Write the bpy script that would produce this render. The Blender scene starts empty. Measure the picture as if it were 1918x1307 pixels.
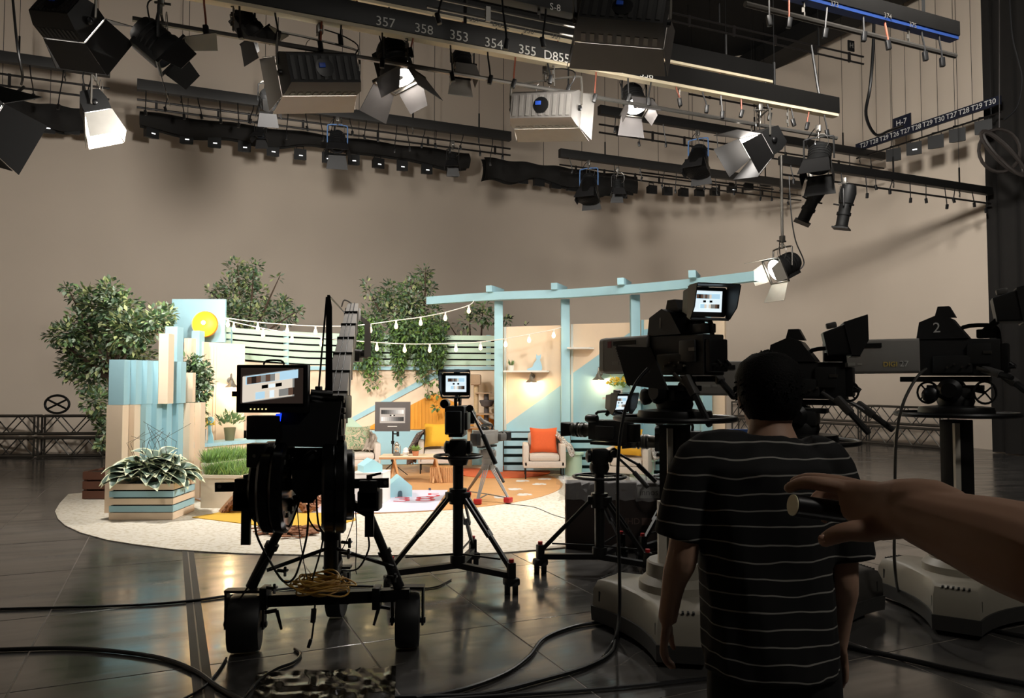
import bpy, bmesh, math, random
from mathutils import Vector as V, Matrix, Euler
PI = math.pi
random.seed(7)
SC = bpy.context.scene
C = SC.collection
# ---------------------------------------------------------------- camera, world, exposure, big lights
F, CAMH, PITCH = 1440.0, 1.62, math.atan(61.5/1440.0)
cam_data = bpy.data.cameras.new('camera'); cam = bpy.data.objects.new('camera', cam_data); C.objects.link(cam)
cam_data.sensor_width = 36.0; cam_data.sensor_fit = 'HORIZONTAL'; cam_data.lens = 36.0*F/1918
cam_data.clip_start = .05; cam_data.clip_end = 200
cam.location = (0, 0, CAMH); cam.rotation_euler = (PI/2+PITCH, 0, 0)
SC.camera = cam
SC.view_settings.view_transform = 'Standard'; SC.view_settings.look = 'None'
SC.view_settings.exposure = 0.24; SC.view_settings.gamma = 1.0; SC.view_settings.use_curve_mapping = False
w = bpy.data.worlds.new('studio_dark'); SC.world = w; w.use_nodes = True
w.node_tree.nodes['Background'].inputs[0].default_value = (.9, .85, .8, 1)
w.node_tree.nodes['Background'].inputs[1].default_value = .06
LAMP = 1.0          # master level of the studio lamps
# ---------------------------------------------------------------- pixel to place (pixels of the photograph, real depth in metres)
def at(px, py, Y):
    dx = (px-959)/F; dz = -(py-653.5)/F; c, s = math.cos(PITCH), math.sin(PITCH)
    t = Y/(c-dz*s)
    return V((dx*t, Y, CAMH+(s+dz*c)*t))
def fl(px, py, z=0.0):
    dx = (px-959)/F; dz = -(py-653.5)/F; c, s = math.cos(PITCH), math.sin(PITCH)
    t = (z-CAMH)/(s+dz*c)
    return V((dx*t, (c-dz*s)*t, z))
CU, SU = .9135, .4067      # the studio is turned 24 degrees: u along the back wall, v away
def R(u, v, z=0.0): return V((CU*u-SU*v, SU*u+CU*v, z))
def onv(px, py, v):        # the place seen at a pixel on the vertical plane v = const
    k = (px-959)/F; return at(px, py, v/(CU-SU*k))
YAW = math.atan2(SU, CU)
# ---------------------------------------------------------------- materials
def lin(h):
    if not isinstance(h, str): return tuple(h)
    h = h.lstrip('#'); r = []
    for i in (0, 2, 4):
        c = int(h[i:i+2], 16)/255; r.append(c/12.92 if c <= .04045 else ((c+.055)/1.055)**2.4)
    return tuple(r)
MATS = {}
def pm(name, col, rough=.5, metal=0, var=.10, scale=9, bump=0, bscale=60, emit=0, ecol=None, spec=.5, alpha=1, trans=0, coat=0):
    if name in MATS: return MATS[name]
    m = bpy.data.materials.new(name); m.use_nodes = True; MATS[name] = m
    nt = m.node_tree; b = nt.nodes['Principled BSDF']; c = lin(col)
    b.inputs['Base Color'].default_value = (*c, 1); b.inputs['Roughness'].default_value = rough; b.inputs['Metallic'].default_value = metal
    b.inputs['Specular IOR Level'].default_value = spec; b.inputs['Alpha'].default_value = alpha
    b.inputs['Transmission Weight'].default_value = trans; b.inputs['Coat Weight'].default_value = coat
    if var:
        tc = nt.nodes.new('ShaderNodeTexCoord'); n = nt.nodes.new('ShaderNodeTexNoise'); n.inputs['Scale'].default_value = scale; n.inputs['Detail'].default_value = 4
        r = nt.nodes.new('ShaderNodeMix'); r.data_type = 'RGBA'
        r.inputs[6].default_value = (*[x*(1-var) for x in c], 1); r.inputs[7].default_value = (*[min(1, x*(1+var)) for x in c], 1)
        nt.links.new(tc.outputs['Object'], n.inputs['Vector']); nt.links.new(n.outputs['Fac'], r.inputs[0]); nt.links.new(r.outputs[2], b.inputs['Base Color'])
        if bump:
            n2 = nt.nodes.new('ShaderNodeTexNoise'); n2.inputs['Scale'].default_value = bscale; n2.inputs['Detail'].default_value = 3
            bp = nt.nodes.new('ShaderNodeBump'); bp.inputs['Strength'].default_value = bump; bp.inputs['Distance'].default_value = .01
            nt.links.new(tc.outputs['Object'], n2.inputs['Vector']); nt.links.new(n2.outputs['Fac'], bp.inputs['Height']); nt.links.new(bp.outputs['Normal'], b.inputs['Normal'])
    if emit:
        b.inputs['Emission Color'].default_value = (*lin(ecol or col), 1); b.inputs['Emission Strength'].default_value = emit
    return m
def nodes(m): return m.node_tree.nodes, m.node_tree.links, m.node_tree.nodes['Principled BSDF']
def patterned(name, cols, scale, rough=.8, kind='noise'):     # cloth with a random print of several colours
    m = pm(name, cols[0], rough, var=0); N, L, b = nodes(m)
    tc = N.new('ShaderNodeTexCoord'); t = N.new('ShaderNodeTexNoise' if kind == 'noise' else 'ShaderNodeTexVoronoi'); t.inputs['Scale'].default_value = scale
    if kind == 'noise': t.inputs['Detail'].default_value = 2; t.inputs['Distortion'].default_value = 1.2
    r = N.new('ShaderNodeValToRGB'); r.color_ramp.interpolation = 'CONSTANT'
    lo, hi = (.34, .66) if kind == 'noise' else (0, 1)
    for i, c in enumerate(cols):
        p = lo+(hi-lo)*i/len(cols)
        e = r.color_ramp.elements[0] if i == 0 else r.color_ramp.elements.new(p)
        e.position = 0 if i == 0 else p; e.color = (*lin(c), 1)
    L.new(tc.outputs['Object'], t.inputs['Vector']); L.new(t.outputs['Fac'] if kind == 'noise' else t.outputs['Color'], r.inputs[0]); L.new(r.outputs[0], b.inputs['Base Color'])
    return m
# ---------------------------------------------------------------- mesh building
ORG = {}
def rotm(r):
    if r is None: return Matrix.Identity(3)
    if isinstance(r, Matrix): return r.to_3x3()
    return Euler(r).to_matrix()
def frame(d, up=(0, 0, 1)):                                    # 3x3 whose +Y looks along d and whose Z stays up
    y = V(d).normalized(); x = y.cross(V(up))
    if x.length < 1e-4: x = V((1, 0, 0))
    x.normalize(); z = x.cross(y)
    return Matrix((x, y, z)).transposed()
JOINED = set('vent_rib pan_disc chain pipe_bracket suspension_wire hanger lattice paw_print'.split())
class M:
    def __init__(s, T=None): s.v = []; s.f = []; s.T = T; s.mi = []; s.cur = 0
    def add(s, vs, fs):
        o = len(s.v)
        s.v += [(s.T @ V(p) if s.T is not None else V(p)) for p in vs]
        s.f += [tuple(i+o for i in f) for f in fs]; s.mi += [s.cur]*len(fs); return s
    def box(s, c, d, r=None, ch=0):
        m = rotm(r); c = V(c); hx, hy, hz = d[0]/2, d[1]/2, d[2]/2
        if not ch:
            P = [(x, y, z) for z in (-hz, hz) for y in (-hy, hy) for x in (-hx, hx)]
            return s.add([c+m @ V(p) for p in P], [(0, 2, 3, 1), (4, 5, 7, 6), (0, 1, 5, 4), (1, 3, 7, 5), (3, 2, 6, 7), (2, 0, 4, 6)])
        bm = bmesh.new(); bmesh.ops.create_cube(bm, size=1)
        for q in bm.verts: q.co = V((q.co.x*d[0], q.co.y*d[1], q.co.z*d[2]))
        bmesh.ops.bevel(bm, geom=bm.edges[:], offset=min(ch, .49*min(d)), segments=2, affect='EDGES', profile=.6)
        bm.verts.index_update()
        s.add([c+m @ q.co for q in bm.verts], [[q.index for q in f.verts] for f in bm.faces]); bm.free(); return s
    def cyl(s, a, b, r, r2=None, n=10, cap=True):
        a, b = V(a), V(b); r2 = r if r2 is None else r2; m = frame(b-a)
        P = [a+m @ V((math.cos(t)*r, 0, math.sin(t)*r)) for t in [2*PI*i/n for i in range(n)]]+[b+m @ V((math.cos(t)*r2, 0, math.sin(t)*r2)) for t in [2*PI*i/n for i in range(n)]]
        fs = [(i, (i+1) % n, n+(i+1) % n, n+i) for i in range(n)]
        if cap: fs += [tuple(range(n))[::-1], tuple(range(n, 2*n))]
        return s.add(P, fs)
    def bar(s, a, b, wx, wz=None, up=(0, 0, 1)):               # rectangular bar from a to b
        a, b = V(a), V(b); return s.box((a+b)/2, (wx, (b-a).length, wz or wx), frame(b-a, up))
    def tube(s, pts, r, n=6, closed=False, rr=None):
        pts = [V(p) for p in pts]; P = []; k = len(pts); prev = None
        for i, p in enumerate(pts):
            d = (pts[(i+1) % k]-pts[i-1]) if closed else (pts[min(i+1, k-1)]-pts[max(i-1, 0)])
            d = d.normalized() if d.length > 1e-9 else V((0, 0, 1))
            if prev is None:
                x = d.orthogonal().normalized()
            else:
                x = prev-d*prev.dot(d)
                x = x.normalized() if x.length > 1e-6 else d.orthogonal().normalized()
            prev = x; y = d.cross(x); q = rr[i] if rr else r
            P += [p+(x*math.cos(2*PI*j/n)+y*math.sin(2*PI*j/n))*q for j in range(n)]
        fs = []
        for i in range(k if closed else k-1):
            a, b = i*n, ((i+1) % k)*n
            fs += [(a+j, a+(j+1) % n, b+(j+1) % n, b+j) for j in range(n)]
        if not closed: fs += [tuple(range(n))[::-1], tuple(range((k-1)*n, k*n))]
        return s.add(P, fs)
    def lathe(s, prof, o=(0, 0, 0), ax=(0, 0, 1), n=16, ang=2*PI):
        o = V(o); m = V((0, 0, 1)).rotation_difference(V(ax).normalized()).to_matrix(); P = []; k = len(prof)
        full = abs(ang-2*PI) < 1e-6; nn = n if full else n+1
        for r, z in prof: P += [o+m @ V((r*math.cos(ang*i/n), r*math.sin(ang*i/n), z)) for i in range(nn)]
        fs = [(j*nn+i, j*nn+(i+1) % nn, (j+1)*nn+(i+1) % nn, (j+1)*nn+i) for j in range(k-1) for i in range(n)]
        if full: fs += [tuple(range(n))[::-1], tuple(range((k-1)*n, k*n))]
        return s.add(P, fs)
    def ball(s, c, r, sc=(1, 1, 1), n=12, rot=None):
        m = rotm(rot); c = V(c); k = n//2; P = []
        for j in range(1, k):
            t = PI*j/k
            P += [c+m @ V((math.sin(t)*math.cos(2*PI*i/n)*r*sc[0], math.sin(t)*math.sin(2*PI*i/n)*r*sc[1], math.cos(t)*r*sc[2])) for i in range(n)]
        o = len(P); P += [c+m @ V((0, 0, r*sc[2])), c+m @ V((0, 0, -r*sc[2]))]
        fs = [(j*n+i, (j+1)*n+i, (j+1)*n+(i+1) % n, j*n+(i+1) % n) for j in range(k-2) for i in range(n)]
        fs += [(o, i, (i+1) % n) for i in range(n)]+[(o+1, (k-2)*n+(i+1) % n, (k-2)*n+i) for i in range(n)]
        return s.add(P, fs)
    def prism(s, poly, a, b):                                  # poly: 3D points of one cap, extruded by the vector b-a
        d = V(b)-V(a); n = len(poly); P = [V(p) for p in poly]+[V(p)+d for p in poly]
        return s.add(P, [tuple(range(n)), tuple(range(n, 2*n))[::-1]]+[(i, n+i, n+(i+1) % n, (i+1) % n) for i in range(n)])
    def loft(s, secs, cap=True):
        n = len(secs[0]); P = [p for q in secs for p in q]
        fs = [(j*n+i, j*n+(i+1) % n, (j+1)*n+(i+1) % n, (j+1)*n+i) for j in range(len(secs)-1) for i in range(n)]
        if cap: fs += [tuple(range(n))[::-1], tuple(range((len(secs)-1)*n, len(secs)*n))]
        return s.add(P, fs)
    def grid(s, fn, nu, nv):
        P = [fn(i/nu, j/nv) for j in range(nv+1) for i in range(nu+1)]
        return s.add(P, [(j*(nu+1)+i, j*(nu+1)+i+1, (j+1)*(nu+1)+i+1, (j+1)*(nu+1)+i) for j in range(nv) for i in range(nu)])
    def mesh(s, name, mats, org=V((0, 0, 0)), sharp=.7):
        me = bpy.data.meshes.new(name); me.from_pydata([tuple(p-org) for p in s.v], [], s.f)
        mats = mats if isinstance(mats, (list, tuple)) else [mats]
        for m in mats: me.materials.append(m)
        if len(mats) > 1: me.polygons.foreach_set('material_index', s.mi)
        bm = bmesh.new(); bm.from_mesh(me); bmesh.ops.recalc_face_normals(bm, faces=bm.faces[:]); bm.to_mesh(me); bm.free()
        me.shade_smooth(); me.set_sharp_from_angle(angle=sharp); me.update(); return me
    def build(s, name, mats, parent=None, sharp=.7, label=None, stuff=0):
        og = ORG.get(parent.name, V((0, 0, 0))) if parent else V((0, 0, 0))
        o = bpy.data.objects.new(name, s.mesh(name, mats, og, sharp)); C.objects.link(o)
        if parent: o.parent = parent; ORG[o.name] = og
        if label: o['label'] = label
        if stuff or name in JOINED: o['kind'] = 'stuff'
        return o
def tag(o, label=None, cat=None, group=None, kind=None):
    for k, x in (('label', label), ('category', cat), ('group', group), ('kind', kind)):
        if x: o[k] = x
    return o
def thing(name, label, cat, loc=(0, 0, 0), rot=(0, 0, 0), group=None, local=True):
    o = bpy.data.objects.new(name, None); C.objects.link(o); o.location = V(loc); o.empty_display_size = .1
    if isinstance(rot, Matrix): o.rotation_euler = rot.to_3x3().to_euler()
    else: o.rotation_euler = rot
    ORG[o.name] = V((0, 0, 0)) if local else V(loc)            # local=False: its parts are modelled in world coordinates
    return tag(o, label, cat, group)
def kids(o): return [c for c in C.objects if c.parent == o]
KIDS = {}
def tree_of(o):
    if o.name not in KIDS: KIDS[o.name] = [(c, tree_of(c)) for c in kids(o)]
    return KIDS[o.name]
def dup(root, loc, rot=None, label=None, cat=None, group=None, scale=None):
    def cp(o, p, tr):
        c = o.copy(); C.objects.link(c)
        if p: c.parent = p
        for ch, t in tr: cp(ch, c, t)
        return c
    r = cp(root, None, tree_of(root)); r.location = V(loc)
    if rot is not None: r.rotation_euler = rot.to_3x3().to_euler() if isinstance(rot, Matrix) else rot
    if scale: r.scale = (scale,)*3
    return tag(r, label, cat, group)
def one(name, mb, mat, label, cat, group=None, kind=None, sharp=.7):   # a thing that is one mesh, origin at its base
    lo = V((sum(p.x for p in mb.v)/len(mb.v), sum(p.y for p in mb.v)/len(mb.v), min(p.z for p in mb.v)))
    o = bpy.data.objects.new(name, mb.mesh(name, mat, lo, sharp)); o.location = lo; C.objects.link(o); ORG[o.name] = lo
    return tag(o, label, cat, group, kind)
TXT = {}
def text(s, size, mat, parent, m4, name='lettering', ex=.001, align='CENTER'):   # flat lettering turned to mesh: X right, Y up in its own frame
    k = (s, round(size, 4), mat.name, ex, align)
    if k not in TXT:
        cu = bpy.data.curves.new(name, 'FONT'); cu.body = s; cu.size = size; cu.extrude = ex; cu.align_x = align; cu.align_y = 'CENTER'; cu.resolution_u = 3
        o = bpy.data.objects.new('tmp', cu); TXT[k] = bpy.data.meshes.new_from_object(o); bpy.data.objects.remove(o); bpy.data.curves.remove(cu)
        TXT[k].name = name; TXT[k].materials.clear(); TXT[k].materials.append(mat)
    o = bpy.data.objects.new(name, TXT[k]); C.objects.link(o); o.parent = parent
    og = ORG.get(parent.name, V((0, 0, 0))); o.matrix_local = Matrix.Translation(-og) @ m4; return o
def m4(loc, right, up):
    x = V(right).normalized(); y = V(up); y = (y-x*y.dot(x)).normalized(); z = x.cross(y)
    r = Matrix((x, y, z)).transposed().to_4x4(); r.translation = V(loc); return r
def smooth_path(pts, k=5):                                      # Catmull-Rom
    pts = [V(p) for p in pts]; out = []
    for i in range(len(pts)-1):
        p0, p1, p2, p3 = pts[max(i-1, 0)], pts[i], pts[i+1], pts[min(i+2, len(pts)-1)]
        for j in range(k):
            t = j/k
            out.append(.5*((2*p1)+(p2-p0)*t+(2*p0-5*p1+4*p2-p3)*t*t+(3*p1-p0-3*p2+p3)*t**3))
    return out+[pts[-1]]
def lamp(parent, kind, loc, d, power, col=(1, .93, .84), size=.2, angle=70, blend=.6):
    L = bpy.data.lights.new('lamp', kind); L.energy = power*LAMP; L.color = col
    if kind == 'SPOT': L.spot_size = math.radians(angle); L.spot_blend = blend; L.shadow_soft_size = size
    elif kind == 'AREA': L.size = size; L.spread = math.radians(angle)
    else: L.shadow_soft_size = size
    o = bpy.data.objects.new('bulb_light', L); C.objects.link(o); o.location = V(loc)
    o.rotation_euler = (-V(d)).to_track_quat('Z', 'Y').to_euler()
    if parent: o.parent = parent
    return o
# shared materials
BLK = pm('black_metal', '#141414', .42, .3, .25, 20)
BLKP = pm('black_plastic', '#101011', .38, 0, .2, 25)
MATT = pm('matt_black', '#0c0c0c', .75, 0, .2, 14)
RUB = pm('rubber', '#0e0e0e', .55, 0, .15, 30)
GREY = pm('grey_plastic', '#4c4a48', .45, 0, .1, 12)
DGREY = pm('dark_grey_plastic', '#2c2b2a', .5, 0, .1, 12)
LGREY = pm('light_grey_paint', '#a09a8c', .45, 0, .08, 10)
STEEL = pm('bare_steel', '#9a9792', .3, .9, .1, 30)
ALU = pm('dull_aluminium', '#6c6964', .38, .85, .12, 20)
WHITEP = pm('white_lettering', '#d8d6d0', .6, var=.03)
RED = pm('red_plastic', '#b01c20', .45, var=.1)
LIT = pm('lit_lens', '#ffffff', .5, emit=22, ecol='#fff6ea', var=0)
# ---------------------------------------------------------------- the studio shell
def floor_mat():
    m = pm('studio_floor', '#2a2725', .2, var=0); N, L, b = nodes(m)
    tc = N.new('ShaderNodeTexCoord'); mp = N.new('ShaderNodeMapping'); mp.inputs['Rotation'].default_value = (0, 0, -YAW+.25); mp.inputs['Scale'].default_value = (.5, 4, 1)
    L.new(tc.outputs['Object'], mp.inputs[0])
    n1 = N.new('ShaderNodeTexNoise'); n1.inputs['Scale'].default_value = 1.3; n1.inputs['Detail'].default_value = 6; L.new(mp.outputs[0], n1.inputs['Vector'])
    n2 = N.new('ShaderNodeTexNoise'); n2.inputs['Scale'].default_value = 2.2; n2.inputs['Detail'].default_value = 5; L.new(tc.outputs['Object'], n2.inputs['Vector'])
    r = N.new('ShaderNodeMapRange'); r.inputs['From Min'].default_value = .3; r.inputs['From Max'].default_value = .72; r.inputs['To Min'].default_value = .10; r.inputs['To Max'].default_value = .30
    L.new(n1.outputs['Fac'], r.inputs[0]); L.new(r.outputs[0], b.inputs['Roughness'])
    c = N.new('ShaderNodeValToRGB'); c.color_ramp.elements[0].position = .35; c.color_ramp.elements[0].color = (.040, .038, .036, 1); c.color_ramp.elements[1].position = .75; c.color_ramp.elements[1].color = (.095, .09, .084, 1)
    L.new(n2.outputs['Fac'], c.inputs[0])
    # long scratches
    vo = N.new('ShaderNodeTexVoronoi'); vo.feature = 'DISTANCE_TO_EDGE'; vo.inputs['Scale'].default_value = 1.1
    mp2 = N.new('ShaderNodeMapping'); mp2.inputs['Scale'].default_value = (.7, 1.6, 1); mp2.inputs['Rotation'].default_value = (0, 0, .6); L.new(tc.outputs['Object'], mp2.inputs[0])
    nd = N.new('ShaderNodeMix'); nd.data_type = 'RGBA'; nd.inputs[0].default_value = .12; L.new(mp2.outputs[0], nd.inputs[6]); L.new(n2.outputs['Color'], nd.inputs[7]); L.new(nd.outputs[2], vo.inputs['Vector'])
    lt = N.new('ShaderNodeMath'); lt.operation = 'LESS_THAN'; lt.inputs[1].default_value = .004; L.new(vo.outputs['Distance'], lt.inputs[0])
    g = N.new('ShaderNodeMath'); g.operation = 'GREATER_THAN'; g.inputs[1].default_value = .56; L.new(n2.outputs['Fac'], g.inputs[0])
    k = N.new('ShaderNodeMath'); k.operation = 'MULTIPLY'; L.new(lt.outputs[0], k.inputs[0]); L.new(g.outputs[0], k.inputs[1])
    mx = N.new('ShaderNodeMix'); mx.data_type = 'RGBA'; mx.inputs[7].default_value = (.12, .11, .1, 1); L.new(k.outputs[0], mx.inputs[0]); L.new(c.outputs[0], mx.inputs[6]); L.new(mx.outputs[2], b.inputs['Base Color'])
    bp = N.new('ShaderNodeBump'); bp.inputs['Strength'].default_value = .10; bp.inputs['Distance'].default_value = .02; L.new(n1.outputs['Fac'], bp.inputs['Height']); L.new(bp.outputs[0], b.inputs['Normal']); b.inputs['Specular IOR Level'].default_value = .6; b.inputs['IOR'].default_value = 1.9
    return m
FLOORM = floor_mat()
SEAM = pm('floor_seam', '#0b0a0a', .6, var=.2)
fm = M(); fm.prism([R(-12, -6, -.03), R(22, -6, -.03), R(22, 24, -.03), R(-12, 24, -.03)], (0, 0, 0), (0, 0, .0275))
floor = tag(fm.build('floor', pm('floor_joint', '#7a7268', .45, var=.3, scale=2)), 'dark glossy studio floor of large scuffed panels', kind='structure')
PU, PV, U0, V0 = .93, 1.44, .19, 4.80
def panel_mesh(w, h):
    m = M(); m.box((0, 0, -.003), (w-.010, h-.010, .006), ch=.0012); return m.mesh("floor_panel", FLOORM, sharp=.05)
pmesh = panel_mesh(PU, PV)
for i in range(-10, 12):
    for j in range(-4, 6):
        c = R(U0+(i+.5)*PU, V0+(j+.5)*PV, 0)
        k = c.x/max(c.y, .1)
        if c.y < .3 or abs(k) > .95: continue
        o = bpy.data.objects.new('floor_panel', pmesh); C.objects.link(o); o.parent = floor; o.location = c; o.rotation_euler = (random.uniform(-.0012, .0012), random.uniform(-.0012, .0012), YAW)
far = M()
for i in range(-12, 20):
    for j in range(-4, 12):
        c = R(U0+(i+.5)*PU, V0+(j+.5)*PV, 0); k = c.x/max(c.y, .1)
        inn = -10 <= i < 12 and j < 6 and not (c.y < .3 or abs(k) > .95)
        if not inn: far.box(c+V((0, 0, -.003)), (PU-.007, PV-.007, .006), (0, 0, YAW))
tag(far.build('floor_panel', FLOORM, floor), kind='stuff')
# taped joint running away from the camera
tape = pm('floor_tape', '#2c2926', .6, var=.3, scale=3)
tp = M(); a, b = R(U0, 2.5, .0012), R(U0, 9.6, .0012)
for q in range(2): tp.bar(a+R(.028*(q*2-1), 0), b+R(.028*(q*2-1), 0), .045, .0016)
tp.build('seam_tape', tape, floor)
# cyclorama: back wall with round corners
CYC = pm('cyclorama_cloth', '#d3c4b3', .9, var=.05, scale=.8, bump=.05, bscale=3)
def cyc_path():
    p = [(-8, -4), (-8, 15.5)]
    p += [(-8+5-5*math.cos(t), 15.5+5*math.sin(t)) for t in [PI/2*i/12 for i in range(1, 13)]]
    p += [(18-4+4*math.sin(t), 20.5-4+4*math.cos(t)) for t in [PI/2*i/12 for i in range(0, 13)]]
    return p+[(18, -4)]
CP = cyc_path(); HC = 12.2
cy = M(); n = len(CP)
cy.add([R(u, v, 0) for u, v in CP]+[R(u, v, HC) for u, v in CP], [(i, i+1, n+i+1, n+i) for i in range(n-1)])
tag(cy.build('wall_back', CYC, sharp=2), 'grey beige cyclorama cloth wall with rounded corners', kind='structure')
wf = M(); wf.prism([R(-12, -6.1, 0), R(22, -6.1, 0), R(22, -6, 0), R(-12, -6, 0)], (0, 0, 0), (0, 0, HC))
tag(wf.build('wall_front', pm('black_drape', '#0d0d0d', .9, var=.3, scale=4)), 'black wall behind the photographer', kind='structure')
ce = M(); ce.prism([R(-12, -6, HC), R(22, -6, HC), R(22, 24, HC), R(-12, 24, HC)], (0, 0, 0), (0, 0, .2))
tag(ce.build('ceiling', pm('ceiling_black', '#060606', .95, var=.2)), 'black studio grid ceiling', kind='structure')
# dark walkway that hangs under the roof along the corner
wk = M()
wk.bar(R(-8, 20.0, 11.6), R(17.6, 20.0, 11.6), .9, .6); wk.bar(R(17.0, 20, 11.8), R(17.0, 4, 11.8), .9, .5)
tag(wk.build('trim_1', MATT), 'dark catwalk edge under the ceiling', kind='structure')
# black velvet leg curtain at the right
cu = M()
def cur(s, t):
    v = 11.68-s*13.0; u = 17.2+.10*math.sin(s*150)+.05*math.sin(s*61+1)+(1-t)*.05*math.sin(s*90)
    return R(u, v, .02+t*11.5)
cu.grid(cur, 300, 8)
ct = one('curtain', cu, pm('black_velvet', '#15120f', .95, var=.35, scale=3), 'tall black pleated curtain hanging along the wall beside the far right camera', 'curtain')
# lattice trusses lying against the wall
def truss(name, label, a, b, size, mat, rows=1):
    a, b = V(a), V(b); L = (b-a).length; t = thing(name, label, 'truss', a, (0, 0, math.atan2(b.y-a.y, b.x-a.x)), 'trusses stacked along the wall')
    ch = M(); la = M()
    for z in (.04, size-.04):
        for y in (0, size*.6): ch.cyl((0, y, z), (L, y, z), .028, n=6)
    n = max(2, int(L/size/1.1)); st = L/n
    for i in range(n):
        for y in (0, size*.6):
            la.cyl((i*st, y, .04), ((i+.5)*st, y, size-.04), .014, n=5); la.cyl(((i+.5)*st, y, size-.04), ((i+1)*st, y, .04), .014, n=5)
        for z in (.04, size-.04): la.cyl((i*st, 0, z), (i*st, size*.6, z), .012, n=4)
    for x in (0, L):
        for y in (0, size*.6): la.cyl((x, y, .04), (x, y, size-.04), .024, n=6)
    ch.build('chord', mat, t); la.build('lattice', mat, t); return t
TALU = pm('truss_aluminium', '#57544f', .38, .8, .15, 10)
pa = [at(-62, 857, 16.4), at(66, 857, 16.4), at(195, 857, 16.5)]
for i in range(2):
    for z in (0, 1):
        a = V((pa[i].x+.04, pa[i].y, z*.47)); b = V((pa[i+1].x-.04, pa[i+1].y, z*.47))
        truss('truss', 'dark lattice truss on the far left floor, '+('lower' if z == 0 else 'upper')+' tier'+(', by the tree' if i else ', at the frame edge'), a, b, .46, TALU)
q = [R(16.2, 19.4), R(16.6, 17.2), R(16.7, 14.9), R(16.8, 12.6)]
nm = ['by the curved corner', 'behind the middle studio camera', 'behind the far right studio camera']
for i in range(3):
    for z in (0, 1):
        d = (q[i+1]-q[i]).normalized()*.04
        truss('truss', 'silver lattice truss along the wall '+nm[i]+', '+('lower' if z == 0 else 'upper')+' tier', q[i]+d+V((0, 0, z*.52)), q[i+1]-d+V((0, 0, z*.52)), .51, ALU)
# spoked hand wheel standing on the left truss
hw = thing('hand_wheel', 'black spoked hand wheel standing on top of the left truss', 'wheel', at(107, 757, 16.5))
m = M(); m.tube([(.26*math.cos(2*PI*i/24), 0, .19*math.sin(2*PI*i/24)) for i in range(24)], .026, 8, True); m.build('rim', BLK, hw)
for q_ in (.6, -.6):
    m = M(); m.cyl((-.25*math.cos(q_), 0, -.18*math.sin(q_)), (.25*math.cos(q_), 0, .18*math.sin(q_)), .022, n=6); m.build('spoke', BLK, hw)
# ---------------------------------------------------------------- lighting battens under the roof
BEAM = pm('batten_black', '#171615', .5, .2, .2, 6)
BEAMD = pm('batten_dark_grey', '#2b2a29', .55, .1, .15, 6)
UNDERLIT = pm('bounce_lit_cream', '#cfc2a6', .6, var=.06)  # pale strip under the beams: bounce light from the set put into the colour
BLUE = pm('batten_blue', '#1d3468', .5, .1, .12, 6)
PIPE = pm('grey_pipe', '#7d7a75', .35, .7, .1, 12)
PIPED = pm('black_pipe', '#1d1a19', .45, .3, .1, 12)
REDC = pm('copper_hook', '#8a4b38', .5, .2)
BLUEY = pm('blue_yoke', '#5d7fb0', .45, .2)
def batten(label, L, Rr, v, h, beam=BEAM, pipes=(), under=None, drops=0, dlen=.3, wires=2, pmat=PIPED, pr=.022, texts=None, hooks=0, tall=0, tcol=None, dep=.14, seed=1):
    rnd = random.Random(seed); a, b = onv(*L, v), onv(*Rr, v); z = (a.z+b.z)/2; a.z = z; b.z = z
    t = thing('lighting_batten', label, 'batten', a, group='lighting battens', local=False); d = (b-a); n = d.normalized()
    nz = V((0, 0, 1)); out = V((n.y, -n.x, 0))                 # towards the camera side
    if h:
        m = M(); m.box((a+b)/2, (d.length, dep, h), Matrix((n, -out, nz)).transposed(), .008); m.build('beam', beam, t)
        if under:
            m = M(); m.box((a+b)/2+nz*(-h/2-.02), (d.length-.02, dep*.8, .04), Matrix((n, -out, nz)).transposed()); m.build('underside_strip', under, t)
    for off in pipes:
        m = M(); m.cyl(a-nz*off, b-nz*off, pr, n=8); m.build('pipe', pmat, t)
    if len(pipes) > 1:
        m = M(); k = int(d.length/.9)
        for i in range(k): 
            p = a+n*((i+.3+.4*rnd.random())*d.length/k); m.box(p-nz*((pipes[0]+pipes[1])/2), (.05, .03, pipes[1]-pipes[0]+.05), Matrix((n, -out, nz)).transposed())
        m.build('pipe_bracket', pmat, t)
    if pipes and h:
        m = M(); k = max(2, int(d.length/1.6))
        for i in range(k):
            p = a+n*((i+.5)*d.length/k)
            for j in range(int((pipes[0]-h/2)/.05)): m.box(p-nz*(h/2+.025+j*.05)+n*(.006 if j % 2 else -.006), (.012 if j % 2 else .03, .03 if j % 2 else .012, .05))
        m.build('chain', ALU, t)
    for i in range(drops):
        p = a+n*((i+.25+.5*rnd.random())*d.length/drops)-nz*(h/2)+out*(dep/2)*(.4); l = dlen*(.6+.8*rnd.random()); sx = rnd.uniform(-.08, .08)
        m = M(); m.tube([p, p-nz*l*.3+n*sx*.2, p-nz*l*.75+n*sx*.8, p-nz*l+n*sx], .011, 5); c = m.build('cable_drop', REDC if (hooks and i % 3 == 1) else BLKP, t)
        m = M(); m.box(p-nz*(l+.045)+n*sx, (.05, .05, .11), (0, rnd.uniform(-.3, .3), 0), .01); m.build('connector', BLKP, c)
    for i in range(wires):
        p = a+n*((i+.5)*d.length/max(wires, 1))
        m = M(); m.cyl(p+nz*h/2, V((p.x, p.y, HC-.02)), .006, n=4); m.cyl(p+nz*h/2, p+nz*(h/2+.35), .02, n=6); m.build('suspension_wire', BLK, t)
    for s, px, py, sz in texts or ():
        k = (px-959)/F; p = onv(px, py, v-dep/2-.004)
        text(s, sz, tcol or WHITEP, t, m4(p, n, nz), ex=.0005)
    return t, a, b, n, z
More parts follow.
